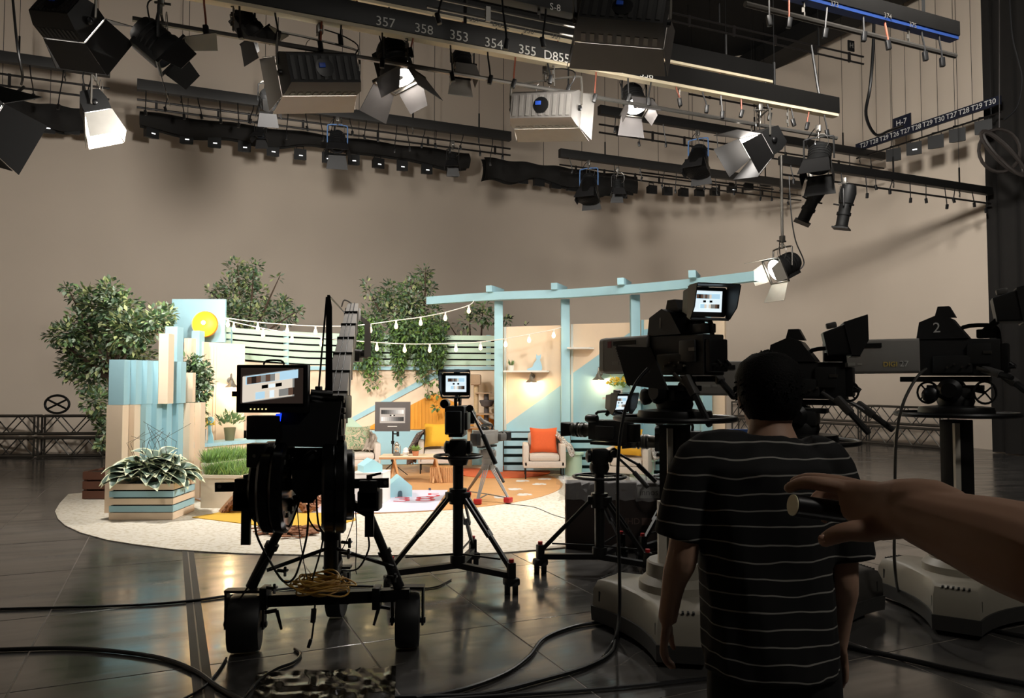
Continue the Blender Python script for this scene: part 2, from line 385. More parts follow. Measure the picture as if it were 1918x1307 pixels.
# front batten with the circuit numbers
LBL1 = [('357', 722, 42, .15), ('358', 794, 55, .15), ('353', 860, 68, .16), ('354', 925, 82, .16), ('355', 988, 95, .16), ('D855', 1043, 107, .16), ('356', 1104, 119, .15), ('357', 1159, 130, .14), ('358', 1211, 140, .14)]
B1 = batten('long black batten with circuit numbers 353 to 358 and a cream underside, coloured as bounce-lit', (250, -52), (1566, 200), 8.3, .24, pipes=(.47,), under=UNDERLIT, drops=24, dlen=.26, pmat=PIPE, pr=.028, texts=LBL1, hooks=1, wires=4, seed=2)
LBL2 = [('337', 889, 36, .11), ('D852', 938, 47, .11), ('330', 990, 58, .11), ('331', 1042, 68, .11)]
B2 = batten('black batten with a cream underside, coloured as bounce-lit, close behind the numbered front batten', (560, -42), (1447, 138), 9.6, .26, under=UNDERLIT, drops=16, dlen=.22, texts=LBL2, tcol=pm('dim_lettering', '#55524e', .6), hooks=1, wires=4, seed=3)
B3 = batten('black batten marked S-8 with two pale pipes at the top edge', (800, -60), (1075, 10), 7.0, .3, pipes=(.26, .36), pmat=PIPE, pr=.014, texts=[('S-8', 1040, 14, .10)], drops=3, wires=1, seed=4)
B4 = batten('pair of thin black pipes ending at a hanging H letter sign under the dark ceiling', (1245, 28), (1617, 100), 10.5, 0, pipes=(0, .14), wires=2, pr=.018, seed=5)
m = M(); p = onv(1594, 86, 10.45); m.box(p, (.16, .02, .2), (0, 0, YAW)); sg = m.build('sign_plate', BLK, B4[0]); text('H', .14, pm('dim_lettering', '#55524e'), B4[0], m4(p-R(0, .013), R(1, 0), (0, 0, 1)))
B5 = batten('blue edged batten with a thick grey pipe at the upper right', (1395, -38), (1788, 50), 6.0, .17, pipes=(.30,), under=BLUE, drops=7, dlen=.24, pmat=pm('dimmed_pipe', '#4d4a46', .4, .5, .1, 12), pr=.03, wires=3, texts=[('373', 1563, 8, .08), ('374', 1663, 30, .08), ('375', 1710, 47, .08)], tcol=pm('dim_lettering', '#55524e'), hooks=1, seed=6)  # pipe colour darkened so that it stays dim near the wash lamp
B6 = batten('dark grey batten with two pipes at the far left edge', (-150, 88), (206, 132), 17.0, .2, BEAMD, pipes=(.33, .55), drops=6, dlen=.5, wires=3, seed=7)
B7 = batten('dark grey batten with two pipes behind the left softlight, above the black masking', (257, 160), (956, 255), 17.0, .22, BEAMD, pipes=(.30, .46), drops=24, dlen=.42, wires=5, seed=8)
B8 = batten('black batten with two pipes behind the lit spotlight, right of centre', (1122, 206), (1655, 293), 14.5, .2, pipes=(.32, .50), drops=12, dlen=.42, wires=3, seed=9)
B9 = batten('dark batten hanging over the masking cloth right of centre', (1048, 286), (1500, 348), 17.3, .22, BEAMD, pipes=(.30, .45), drops=12, dlen=.36, wires=3, seed=10)
B10 = batten('thick black batten ending at the curtain with a row of hanging plugs', (1462, 290), (1855, 367), 11.5, .17, pipes=(.28,), drops=13, dlen=.26, wires=3, seed=11)
B11 = batten('short black batten between the front batten and the softlight on the right', (1290, 140), (1445, 158), 13.5, .14, pipes=(.3, .5), drops=4, dlen=.36, wires=2, hooks=1, seed=12)
# ---------------------------------------------------------------- lamps
SOFTG = pm('softlight_grey', '#8e8a85', .45, .3, .06, 10)
FLAPI = pm('barn_door_metal', '#4a4744', .5, .4, .08, 10)
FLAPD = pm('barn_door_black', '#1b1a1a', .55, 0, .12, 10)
HOUS = pm('lamp_housing', '#111111', .6, 0, .2, 15)
def aimed(d):
    d = V(d).normalized(); yaw = math.atan2(-d.x, d.y); pitch = math.asin(d.z); return yaw, pitch
def flap(m, hx, hz, ang, wid, tip, ln, rot):                   # barn door leaf hinged at a front edge; rot turns it around the axis
    c, s = math.cos(ang), math.sin(ang); Rm = Matrix.Rotation(rot, 3, 'Y'); o = hz
    P = []
    for (x, q) in ((-wid/2, 0), (wid/2, 0), (tip/2, ln), (-tip/2, ln)): P.append(Rm @ V((x, hx+q*c, o+q*s)))
    nn = Rm @ V((0, -s, c))*.006; m.prism(P, (0, 0, 0), nn)
def yoke_and_clamp(t, w, up, pitch, mat, roll=0, tube=.014, drop=0):
    T = (Matrix.Rotation(-roll, 4, 'Y') @ Matrix.Rotation(-pitch, 4, 'X'))
    m = M(T); m.tube(smooth_path([(-w, 0, 0), (-w, 0, up*.8), (-w*.8, 0, up), (w*.8, 0, up), (w, 0, up*.8), (w, 0, 0)], 4), tube, 6); yk = m.build('yoke', mat, t)
    m = M(T); m.cyl((0, 0, up-.01), (0, 0, up+.10), .016); m.box((0, 0, up+.13), (.07, .06, .10), None, .012); m.cyl((0, -.06, up+.1), (0, .09, up+.1), .012)
    if drop: m.cyl((0, 0, up+.12), (0, 0, up+drop), .02, n=8)
    m.build('clamp', ALU, t)
    m = M(T); m.tube([(.09*math.cos(k*.5)-.05, .05, up*.75+.12*math.sin(k*.5)) for k in range(13)], .005, 5, True); m.build('safety_cable', STEEL, t)
    m = M(T); m.tube(smooth_path([(w*.4, -.05, .05), (w*.9, -.1, up*.9), (w*.6, -.05, up*1.25), (.05, 0, up+.14)], 4), .008, 5); m.build('power_cable', BLKP, t)
def fresnel(label, pos, d, s=1.0, lit=0, yoke=HOUS, ymul=1.0, flapm=FLAPD, angs=(.5, .5, .5, .5), roll=0, drop=0, wrap=None, angle=95, col=(1, .945, .87), name='fresnel_spotlight'):
    yaw, pitch = aimed(d); rot = Matrix.Rotation(yaw, 4, 'Z') @ Matrix.Rotation(pitch, 4, 'X') @ Matrix.Rotation(roll, 4, 'Y')
    t = thing(name, label, 'spotlight', pos, rot, 'spotlights hung from the battens')
    m = M(); m.lathe([(.03*s, -.27*s), (.13*s, -.26*s), (.165*s, -.2*s), (.165*s, .02*s), (.185*s, .05*s), (.185*s, .13*s)], ax=(0, 1, 0), n=18)
    for k in range(4): m.lathe([(.172*s, (-.17+.05*k)*s), (.172*s, (-.155+.05*k)*s)], ax=(0, 1, 0), n=18)
    m.box((0, -.05*s, -.15*s), (.2*s, .3*s, .08*s), None, .01*s); m.build('housing', HOUS, t)
    m = M(); m.lathe([(.0, .115*s), (.09*s, .145*s), (.165*s, .135*s), (.165*s, .12*s)], ax=(0, 1, 0), n=18); m.build('lens', LIT if lit else pm('dark_glass', '#20242a', .1, spec=.8), t)
    m = M(); m.box((0, .15*s, .19*s), (.40*s, .03*s, .02*s)); m.box((0, .15*s, -.19*s), (.40*s, .03*s, .02*s)); m.box((.19*s, .15*s, 0), (.02*s, .03*s, .40*s)); m.box((-.19*s, .15*s, 0), (.02*s, .03*s, .40*s)); m.build('colour_frame', ALU if lit else BLK, t)
    for k in range(4):
        m = M(); big = k % 2 == 0; flap(m, .165*s, .2*s, angs[k], .36*s if big else .3*s, .46*s if big else .22*s, (.3 if big else .24)*s, k*PI/2); m.build('barn_door', flapm, t)
    yoke_and_clamp(t, .21*s, .34*s*ymul, pitch, yoke, roll, .014*s, drop)
    if wrap:
        m = M(); m.lathe([(.18*s, -.12*s), (.21*s, .0), (.22*s, .12*s), (.25*s, .22*s), (.27*s, .34*s), (.24*s, .36*s)], ax=(0, 1, 0), n=14); m.build('foil_wrap', wrap, t)
    if lit: lamp(t, 'SPOT', (0, .17*s, 0), (0, 1, 0), lit, col, .07*s, angle, .7)
    return t
def softlight(label, pos, d, w=.9, lit=0, hous=HOUS, flapm=FLAPD, angs=(.5, .35, .35, .35), roll=0, drop=0, h=.34, angle=100, fl=.3, col=(1, .96, .90)):
    yaw, pitch = aimed(d); rot = Matrix.Rotation(yaw, 4, 'Z') @ Matrix.Rotation(pitch, 4, 'X') @ Matrix.Rotation(roll, 4, 'Y')
    t = thing('softlight', label, 'studio light', pos, rot, 'softlights hung from the battens')
    m = M(); m.loft([[V((-w*.46, -.18, -h*.36)), V((w*.46, -.18, -h*.36)), V((w*.46, -.18, h*.36)), V((-w*.46, -.18, h*.36))], [V((-w/2, -.06, -h/2)), V((w/2, -.06, -h/2)), V((w/2, -.06, h/2)), V((-w/2, -.06, h/2))], [V((-w/2, .08, -h/2)), V((w/2, .08, -h/2)), V((w/2, .08, h/2)), V((-w/2, .08, h/2))]]); m.build('housing', hous, t)
    m = M()
    for k in range(9):
        x = -w*.4+k*w*.1
        m.box((x, -.185, 0), (w*.05, .012, h*.6)); m.box((x, .01, h/2), (w*.05, .1, .012)); m.box((x, .01, -h/2), (w*.05, .1, .012))
    m.build('vent_rib', DGREY if hous is HOUS else SOFTG, t)
    m = M(); m.box((0, .086, 0), (w*.94, .012, h*.9)); m.build('diffuser', LIT if lit else pm('off_diffuser', '#8d8a84', .6), t)
    for k in range(4):
        hz, wd = (h/2, w) if k % 2 == 0 else (w/2, h); m = M(); flap(m, .09, hz, angs[k], wd, wd*(1.12 if k % 2 == 0 else 1.35), fl, k*PI/2); m.build('barn_door', flapm, t)
    m = M()
    for k in (-1, 1): m.lathe([(.035, 0), (.035, .03), (.02, .04)], (k*(w/2), -.02, 0), (k, 0, 0), 10)
    m.lathe([(.1, 0), (.1, .015), (.05, .02)], (0, -.18, 0), (0, -1, 0), 16); m.build('pan_disc', BLKP, t)
    m = M(); m.box((-.03, -.21, .02), (.07, .02, .05), None, .008); m.build('blue_connector', pm('blue_plug', '#2b55c0', .4), t)
    yoke_and_clamp(t, w/2+.03, .36, pitch, pm('grey_yoke', '#77736c', .4, .6), roll, .014, drop)
    if lit: lamp(t, 'AREA', (0, .10, 0), (0, 1, 0), lit, col, h*1.0, angle)
    return t
TG = V((-.3, 11.6, .4))
def to(p, q=TG): return V(q)-V(p)
P_ = at(128, 38, 7.0); softlight('lit softlight with two dark doors at the top left corner', P_, to(P_, (-2.8, 14.6, .9)), .50, 48, angle=70, roll=.25, angs=(.7, .2, .12, .2), fl=.32)
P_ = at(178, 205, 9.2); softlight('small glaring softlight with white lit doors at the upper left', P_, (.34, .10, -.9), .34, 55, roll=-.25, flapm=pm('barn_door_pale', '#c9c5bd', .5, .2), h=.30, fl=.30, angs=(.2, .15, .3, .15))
P_ = at(-70, 205, 5.6); softlight('softlight cut off by the left edge with a bright slit above its dark door', P_, to(P_, (-3.4, 14, 1.2)), .38, 18, angle=80, roll=.3, fl=.34, angs=(.8, .3, .1, .3))
P_ = at(300, 85, 7.4); fresnel('unlit black spotlight with open doors, left of the large black softlight', P_, (.72, .25, -.62), .95, angs=(.9, .4, .6, .4))
P_ = at(465, 48, 8.2); fresnel('unlit dark spotlight at the top, partly behind the front pipe', P_, (.5, .5, -.7), .72)
P_ = at(598, 138, 8.2); softlight('large black softlight with grey lower door, left of the glowing spotlight', P_, (-.52, .85, -.0), .84, 165, angle=115, flapm=SOFTG, roll=-.2, h=.42, angs=(.3, .25, .35, .25), drop=.2)
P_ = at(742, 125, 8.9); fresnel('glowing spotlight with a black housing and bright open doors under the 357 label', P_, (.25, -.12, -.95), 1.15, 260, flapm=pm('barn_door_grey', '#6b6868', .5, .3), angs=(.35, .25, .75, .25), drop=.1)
P_ = at(866, 120, 9.6); fresnel('small unlit spotlight with a grey door behind the front pipe', P_, (.1, -.3, -.9), .72, flapm=SOFTG, angs=(.1, .1, .3, .1))
P_ = at(1022, 205, 9.4); softlight('silver grey softlight with blue plugs hanging under the 355 label', P_, (.35, .93, .04), .86, 40, angle=60, hous=pm('softlight_silver', '#827e7a', .4, .3), flapm=pm('barn_door_silver', '#8e8a84', .45, .3), roll=.1, h=.42, angs=(.3, .25, .30, .25), drop=.15)
P_ = at(1165, 40, 7.3); softlight('large dark softlight with a grey lower door at the top centre right', P_, (.1, .93, -.30), .86, 25, angle=90, flapm=FLAPI, roll=.16, h=.42, angs=(.3, .25, .25, .25))
P_ = at(1640, -700, 5.5); softlight('added unseen softlight high above the blue batten, beyond the top of the picture', P_, (.56, .80, -.16), 1.8, 270, angle=85, h=1.1)  # added wash lamp, out of view, to brighten the right wall
P_ = R(4.2, -3.2, 8.6); softlight('added unseen fill light hung high behind the photographer', P_, (-.05, .72, -.7), 1.6, 42, angle=140, h=.9)  # added fill lamp behind the camera to lift the dark foreground
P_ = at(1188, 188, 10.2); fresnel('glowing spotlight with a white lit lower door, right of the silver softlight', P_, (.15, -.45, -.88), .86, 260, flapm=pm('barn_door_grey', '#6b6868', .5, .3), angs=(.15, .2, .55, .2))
P_ = at(1425, 268, 10.4); softlight('lit softlight with two dark grey doors above the white end of the pergola', P_, (-.78, -.02, -.55), .66, 120, flapm=FLAPD, roll=-.25, angs=(.7, .3, .3, .3), fl=.36)
P_ = at(1534, 300, 10.8); fresnel('unlit dark spotlight with a closed grey door on the right batten', P_, (-.25, -.4, -.8), .95, angs=(.1, .1, .2, .1))
P_ = at(1466, 500, 11.0); fresnel('lit spotlight on a long pole beside the end of the pergola', P_, (-.82, -.30, -.42), .95, 110, yoke=ALU, flapm=pm('barn_door_pale2', '#9a948a', .5, .2), angs=(.25, .2, .75, .2), drop=1.35, ymul=.85)
FOIL = pm('black_foil', '#191817', .35, .4, .3, 20, .9, 30)
for (px, py, Y, s, y_, wr, lb, dd) in ((632, 268, 15.5, .95, BLUEY, None, 'far unlit spotlight with a blue yoke in front of the left black masking', (.1, -.4, -.9)), (1103, 348, 16.3, .95, BLUEY, FOIL, 'far foil wrapped spotlight with a pale blue yoke below the masking cloth', (-.1, -.25, -.95)),
        (1308, 296, 15.6, 1.0, BLUEY, FOIL, 'far foil wrapped spotlight left of the lit softlight on the right', (-.2, -.3, -.9)), (848, 300, 15.8, .6, HOUS, None, 'far small unlit spotlight with a grey door at the end of the left masking', (0, -.3, -.95)),
        (1157, 350, 16.3, .62, HOUS, None, 'far narrow unlit spotlight beside the foil wrapped one', (0, -.25, -1)), (488, 248, 16.0, .6, HOUS, None, 'far small unlit lamp in front of the left masking', (0, -.4, -.9)), (502, 190, 10.4, .62, HOUS, None, 'dark boxy unlit lamp just left of the large black softlight', (-.2, .8, -.5))):
    fresnel(lb, at(px, py, Y), dd, s, 0, y_, 1.15, angs=(.4, .3, .5, .3), wrap=wr)
def ellipsoidal(label, pos, d, s=1):
    yaw, pitch = aimed(d); t = thing('profile_spotlight', label, 'spotlight', pos, Matrix.Rotation(yaw, 4, 'Z') @ Matrix.Rotation(pitch, 4, 'X'), 'profile spotlights')
    m = M(); m.lathe([(.04*s, -.34*s), (.1*s, -.31*s), (.12*s, -.2*s), (.1*s, -.05*s), (.085*s, -.04*s)], ax=(0, 1, 0), n=16); m.build('lamp_housing', HOUS, t)
    m = M(); m.lathe([(.085*s, -.04*s), (.085*s, .27*s), (.1*s, .28*s), (.1*s, .3*s), (.075*s, .3*s)], ax=(0, 1, 0), n=16); m.lathe([(.1*s, .08*s), (.1*s, .12*s)], ax=(0, 1, 0), n=16); m.build('lens_tube', HOUS, t)
    m = M(); m.box((0, .31*s, 0), (.23*s, .02*s, .23*s)); m.build('gel_frame', BLK, t)
    m = M()
    for k in range(3): m.cyl((.09*s*math.cos(k*2), -.02*s, .09*s*math.sin(k*2)), (.17*s*math.cos(k*2), -.02*s, .17*s*math.sin(k*2)), .012*s, n=6)
    m.build('shutter_handle', BLK, t); yoke_and_clamp(t, .13*s, .26*s, pitch, BLK)
ellipsoidal('slim black profile spotlight, left one of the two above the studio cameras', at(1520, 380, 11.6), (-.42, .1, -.9), 1.05)
ellipsoidal('slim black profile spotlight, right one of the two, pointing steeply down', at(1583, 388, 11.6), (-.16, .1, -.97), 1.05)
# ---------------------------------------------------------------- cyclorama floods and masking cloth along the wall
CLOTH = pm('masking_cloth', '#1b1917', .9, var=.3, scale=3, bump=.3, bscale=5)
SLOT = pm('white_slot', '#ffffff', .5, emit=.9, var=0)
def par(px, py, v=18.9, s=.27, yaw=0, label=None, slot=1, rw=None):
    p = rw or onv(px, py, v); t = thing('cyclorama_flood', label, 'floodlight', p, (0, 0, YAW+yaw), 'small black floods along the wall')
    m = M(); m.loft([[V((-s*.5, -s*.35, -s*.45)), V((s*.5, -s*.35, -s*.45)), V((s*.5, -s*.35, s*.45)), V((-s*.5, -s*.35, s*.45))], [V((-s*.36, s*.4, -s*.3)), V((s*.36, s*.4, -s*.3)), V((s*.36, s*.4, s*.36)), V((-s*.36, s*.4, s*.36))]]); m.build('housing', HOUS, t)
    m = M(); m.tube([(-s*.3, 0, s*.4), (-s*.28, 0, s*.75), (s*.28, 0, s*.75), (s*.3, 0, s*.4)], .012, 5); m.build('yoke', BLK, t)
    if slot: m = M(); m.box((s*.05, -s*.36, -s*.1), (s*.3, .01, s*.08)); m.build('display', SLOT, t)
rw = [(90, 240, 'at the left edge, first from the edge'), (136, 242, 'at the left edge, second from the edge'), (182, 247, 'behind the glaring small softlight')]
for x, y, s in rw: par(x, y, 18.9, .3, 0, 'small black flood '+s)
oth = [(282, 249), (350, 261), (402, 268), (458, 276), (510, 284), (562, 291), (613, 297), (662, 301), (707, 307), (752, 312), (798, 318), (846, 323)]
od = 'first second third fourth fifth sixth seventh eighth ninth tenth eleventh twelfth'.split()
for (x, y), o in zip(oth, od): par(x, y, 18.9, .29, .5 if x == 282 else random.uniform(-.2, .2), f'small black flood, {o} from the left under the long left masking cloth')
for k, o in zip(range(9), od): par(915+k*31, 327+k*4.6, 18.9, .30, 0, f'small black flood, {o} from the left at the hem of the central masking cloth', 0)
for (x, y), o in zip([(1220, 356), (1249, 359), (1279, 361), (1309, 361), (1338, 360), (1370, 355), (1401, 350), (1433, 343)], od): par(x, y, 18.1, .27, random.uniform(-.3, .1), f'small black flood, {o} from the left in the bare row near the corner', 1 if o in ('sixth',) else 0)
def cloth(label, L, Rr, v, top, hh, seed):
    a, b = onv(*L, v), onv(*Rr, v); z = (a.z+b.z)/2; rnd = random.Random(seed); ph = [rnd.uniform(0, 6) for _ in range(4)]
    m = M(); d = b-a
    def f(s, t):
        sag = hh*(1+.18*math.sin(s*9+ph[0])+.12*math.sin(s*23+ph[1])); o = .10*math.sin(PI*t)*(1+.6*math.sin(s*40+ph[2]))
        p = V((a.x+d.x*s, a.y+d.y*s, z+.02*math.sin(s*31)-sag*t)); return p+R(0, -.10-o, 0)
    m.grid(f, 60, 6)
    def f2(s, t): p = f(s, 1-t); return V((p.x, p.y, p.z))+R(0, .22, 0)
    m.grid(f2, 60, 6); return one('masking_cloth', m, CLOTH, label, 'cloth', 'black cloth tied along the cyclorama lights')
cloth('black masking cloth at the left edge above two floods', (-140, 175), (218, 208), 18.8, 0, .46, 1)
cloth('long sagging black masking cloth above the left row of floods', (262, 208), (876, 291), 18.8, 0, .36, 2)
cloth('wide black masking cloth with a serrated hem right of centre', (904, 294), (1190, 334), 18.8, 0, .52, 3)
def row(label, L, Rr, v):
    a, b = onv(*L, v), onv(*Rr, v); a.z = b.z = (a.z+b.z)/2; t = thing('lighting_pipe', label, 'pipe', a, local=False, group='pipes that carry the wall floods')
    m = M(); m.cyl(a, b, .025, n=6); m.build('pipe', PIPED, t)
    m = M()
    for k in range(4):
        p = a+(b-a)*((k+.5)/4); m.cyl(p, V((p.x, p.y, HC-.02)), .007, n=4)
    m.build('suspension_wire', BLK, t)
row('black pipe carrying floods at the far left', (-140, 190), (222, 222), 18.92)
row('black pipe carrying the long left row of floods', (262, 222), (880, 302), 18.92)
row('black pipe behind the central masking cloth', (904, 318), (1192, 338), 18.92); row('black pipe carrying the bare row of floods near the corner', (1200, 345), (1448, 334), 18.12)
# numbered rail along the right wall
NAVY = pm('navy_label_strip', '#161a2a', .5, var=.1)
def onu(px, py, u): k = (px-959)/F; return at(px, py, u/(CU*k+SU))
a, b = onu(1604, 277, 16.5), onu(1874, 187, 16.5); z = (a.z+b.z)/2; a.z = b.z = z
rl = thing('numbered_rail', 'dark rail with white circuit numbers and floods along the right wall', 'rail', a, local=False)
dn = (b-a).normalized(); m = M(); m.bar(a, b, .06, .2); m.build('beam', NAVY, rl)
m = M(); m.cyl(a+V((0, 0, -.28)), b+V((0, 0, -.28)), .022, n=6); m.build('pipe', PIPED, rl)
m = M()
for k in range(9): p = a+(b-a)*((k+.5)/9); m.cyl(p, p-V((0, 0, .28)), .012, n=4); m.cyl(p, V((p.x, p.y, HC-.3)), .006, n=4)
m.build('hanger', BLK, rl)
for k, s in enumerate('T27 T28 T29 T26 T27 T28 T29 T30 T27 T28 T29 T30'.split()):
    text(s, .17, WHITEP, rl, m4(a+(b-a)*((k+.9)/12.6)+R(-.036, 0), dn, (0, 0, 1)), ex=.0005)
p = a+(b-a)*.36+V((0, 0, .26)); m = M(); m.box(p, (.04, .5, .32), (0, 0, YAW)); m.build('sign_plate', NAVY, rl); text('H-7', .2, WHITEP, rl, m4(p+R(-.024, 0), dn, (0, 0, 1)), ex=.0005)
for (f_, o) in zip((.30, .45, .60, .74, .90), od): par(0, 0, s=.34, yaw=-1.1, label=f'black flood, {o} from the far end of the numbered rail on the right wall', slot=1 if o == 'second' else 0, rw=a+dn*((b-a).length*f_)+V((0, 0, -.52)))
# cables hanging from the roof
def hang(label, pts, r=.015, mat=BLKP, cat='cable'):
    m = M(); m.tube(smooth_path(pts, 6), r, 6); return one('hanging_cable', m, mat, label, cat, 'cables hanging from the roof')
hang('thick black cable looping down to the H-7 sign on the right wall rail', [at(1638, -60, 15), at(1636, 75, 15), at(1630, 160, 15), at(1622, 215, 15.3), at(1640, 252, 15.6), at(1665, 245, 16), at(1690, 236, 16.4)], .03)
hang('long thin black cable at the upper left corner', [at(18, -60, 12), at(25, 10, 12), at(33, 90, 12), at(42, 140, 12.2), at(40, 158, 12.4)], .02)
hang('thin black cable swinging above the corner, under the catwalk', [at(1520, 85, 12), at(1525, 120, 12), at(1535, 180, 12), at(1541, 190, 12)], .02)
hang('cable sagging under the far left batten', [at(-40, 168, 14), at(10, 172, 14), at(28, 174, 14), at(46, 162, 14)], .03)
hang('black cable hanging down along the curtain at the right edge', [at(1888, -60, 13), at(1895, 60, 13), at(1906, 110, 13), at(1914, 150, 13), at(1905, 200, 13), at(1880, 225, 13)], .015)
hang('thin cable hanging beside the pole of the low lit spotlight', [at(1478, 330, 11), at(1482, 400, 11), at(1490, 450, 11), at(1506, 492, 11), at(1490, 510, 11)], .009)
m = M()
for k in range(3): m.tube([V((onu(1872+k*6, 282, 15.2).x+.42*math.cos(q*2*PI/22+k), onu(1872, 282, 15.2).y-.04*k, onu(1872, 282, 15.2).z+.44*math.sin(q*2*PI/22)-.05*k)) for q in range(22)], .035, 6, True)
m.cyl(onu(1872, 240, 15.2), onu(1872, -80, 15.2), .012, n=4)
one('coiled_cable', m, pm('cable_brown', '#2a2522', .5), 'coil of thick cable hung by the curtain at the upper right', 'cable')
# ---------------------------------------------------------------- the television set: carpet, walls, pergola
def interp(t, x):
    for (x0, y0), (x1, y1) in zip(t, t[1:]):
        if x <= x1: return y0+(y1-y0)*(x-x0)/(x1-x0)
    return t[-1][1]
AQUA = pm('aqua_paint', '#a2cbd6', .55, var=.03); CREAMP = pm('cream_paint', '#ecd5ba', .6, var=.03); MINT = pm('mint_paint', '#c2dcc6', .55, var=.03)
AMBER = pm('amber_paint', '#eaa02c', .55, var=.04); WHT = pm('white_paint', '#e9e6de', .55, var=.03); BLUEH = pm('toy_blue', '#a9dbe6', .5, var=.03)
def carpet_mat():
    m = pm('speckled_carpet', '#ddd5c6', .92, var=0); N, L, b = nodes(m)
    tc = N.new('ShaderNodeTexCoord'); v = N.new('ShaderNodeTexVoronoi'); v.inputs['Scale'].default_value = 26; L.new(tc.outputs['Object'], v.inputs['Vector'])
    n = N.new('ShaderNodeTexNoise'); n.inputs['Scale'].default_value = 22; n.inputs['Detail'].default_value = 3; L.new(tc.outputs['Object'], n.inputs['Vector'])
    r = N.new('ShaderNodeValToRGB'); r.color_ramp.elements[0].position = .38; r.color_ramp.elements[0].color = (*lin('#c9bda6'), 1); r.color_ramp.elements[1].position = .5; r.color_ramp.elements[1].color = (*lin('#ddd5c6'), 1)
    L.new(n.outputs['Fac'], r.inputs[0]); L.new(r.outputs[0], b.inputs['Base Color']); return m
px = [(103, 958), (108, 972), (122, 985), (150, 998), (200, 1012), (250, 1020), (325, 1030), (400, 1035), (475, 1038), (600, 1040.5), (700, 1041), (800, 1040), (936, 1036), (1003, 1031), (1067, 1025), (1150, 1016), (1230, 1004), (1300, 989), (1345, 970), (1370, 945), (1380, 905), (1372, 885), (1200, 870), (940, 862), (600, 868), (420, 880), (300, 897), (172, 922), (128, 926), (112, 943)]
m = M(); m.prism([fl(*p, .0015) for p in px], (0, 0, 0), (0, 0, .0085)); carpet = one('stage_carpet', m, carpet_mat(), 'large off-white speckled carpet under the whole lit set', 'carpet')
ZC = .0102
def flat(name, pts, z, th, mat, label, cat): m = M(); m.prism([V((p[0], p[1], z)) for p in pts], (0, 0, 0), (0, 0, th)); return one(name, m, mat, label, cat)
wood = pm('wood_vinyl', '#cf9a63', .5, var=.14, scale=3)
flat('round_floor_mat', [(-2.05+2.85*math.cos(i*PI/36), 12.3+2.85*math.sin(i*PI/36)) for i in range(72)], ZC+.0005, .006, wood, 'big round wood coloured floor mat with white paw prints', 'mat')
deck = bpy.data.objects['round_floor_mat']
def paw(p, s, a):
    m = M(); Rz = Matrix.Rotation(a, 3, 'Z')
    for (x, y, r) in ((0, 0, .5), (-.55, .45, .22), (-.2, .75, .24), (.2, .75, .24), (.55, .45, .22)):
        m.lathe([(r*s, 0), (r*s, .002)], V((p.x, p.y, ZC+.0067))+Rz @ V((x*s, y*s, 0)), n=10)
    o = m.build('paw_print', WHITEP, deck); o.data.transform(Matrix.Translation(-deck.location)); return o
ORG[deck.name] = V((0, 0, 0))
for (x, y, a) in ((975, 903, -.6), (1006, 909, -.9), (962, 919, -.4), (978, 929, -.7), (936, 934, -.4), (1016, 899, -1)): paw(fl(x, y), .16, a)
c_ = (-2.05, 12.3); arc = [(c_[0]+2.83*math.cos(t), c_[1]+2.83*math.sin(t)) for t in [-1.18-(PI-1.18*2+.55)*i/24 for i in range(25)]]
LIL = pm('lilac_vinyl', '#d9d5e4', .5, var=.03)
flat('calendar_mat', arc+[(-3.9, 11.45), (-.95, 11.45)], ZC+.0075, .004, LIL, 'lilac white mat with red numerals at the front of the round mat', 'mat')
cm = bpy.data.objects['calendar_mat']; ORG[cm.name] = cm.location.copy()
# ---- lettering is converted to mesh so that each piece is a real object
REDT = pm('red_print', '#c23a48', .6); NAVT = pm('dark_print', '#3b3f57', .6)
for (s, x, y, sz, mt) in (('38', 775, 938, .62, REDT), ('5', 812, 930, .5, REDT), ('2', 840, 940, .4, REDT), ('1', 805, 919, .35, NAVT), ('7', 742, 930, .4, NAVT)):
    p = fl(x, y); text(s, sz, mt, cm, m4((p.x, p.y, ZC+.0118), (1, .12, 0), (-.12, 1, 0)), ex=.0006)
flat('round_rug', [(-.17+.85*math.cos(i*PI/24), 13.75+.88*math.sin(i*PI/24)) for i in range(48)], ZC+.008, .012, pm('orange_rug', '#d8683a', .95, var=.1, scale=30), 'round orange rug in front of the orange pillow armchair', 'rug')
flat('yellow_mat', [(fl(*p).x, fl(*p).y) for p in ((360, 971), (415, 961), (560, 952), (655, 965), (668, 976), (610, 991), (480, 986))], ZC+.0003, .008, pm('mustard_felt', '#d3a73c', .9, var=.1, scale=14), 'mustard yellow felt mat under the bark ramp', 'mat')
# ---- curved back wall with painted boards
YW = [(400, 12.7), (421, 12.9), (500, 13.7), (575, 14.3), (664, 14.85), (800, 15.05), (945, 14.75)]
def bw(px, py, off=0): return at(px, py, interp(YW, px)-off)
def board(name, x0, x1, top, bot, off, th, mat, parent, n=None, label=None):
    m = M(); n = n or max(1, int((x1-x0)/30)); X = [x0+(x1-x0)*i/n for i in range(n+1)]
    secs = [[bw(x, top(x), off), bw(x, bot(x), off), bw(x, bot(x), off-th), bw(x, top(x), off-th)] for x in X]
    m.loft(secs); return m.build(name, mat, parent, label=label)
bk = thing('back_wall_flat', 'curved cream scenery wall with an amber house shape and blue roof band', 'scenery wall', bw(700, 868), local=False)
gz = lambda x: interp([(400, 884), (421, 896), (500, 886), (575, 878), (664, 872), (945, 873)], x)
def floor_y(x): return 653.5+1440*math.tan(PITCH+math.atan((CAMH-ZC)/interp(YW, x))) if 0 else 715+1440*(CAMH-ZC-.004)/interp(YW, x)*1.0006
board('cream_board', 440, 930, lambda x: 684+interp([(440, -8), (560, 0), (930, 1)], x), lambda x: 806, 0, .05, CREAMP, bk, 18)
board('blue_base_board', 470, 930, lambda x: 806, floor_y, .012, .06, AQUA, bk, 18)
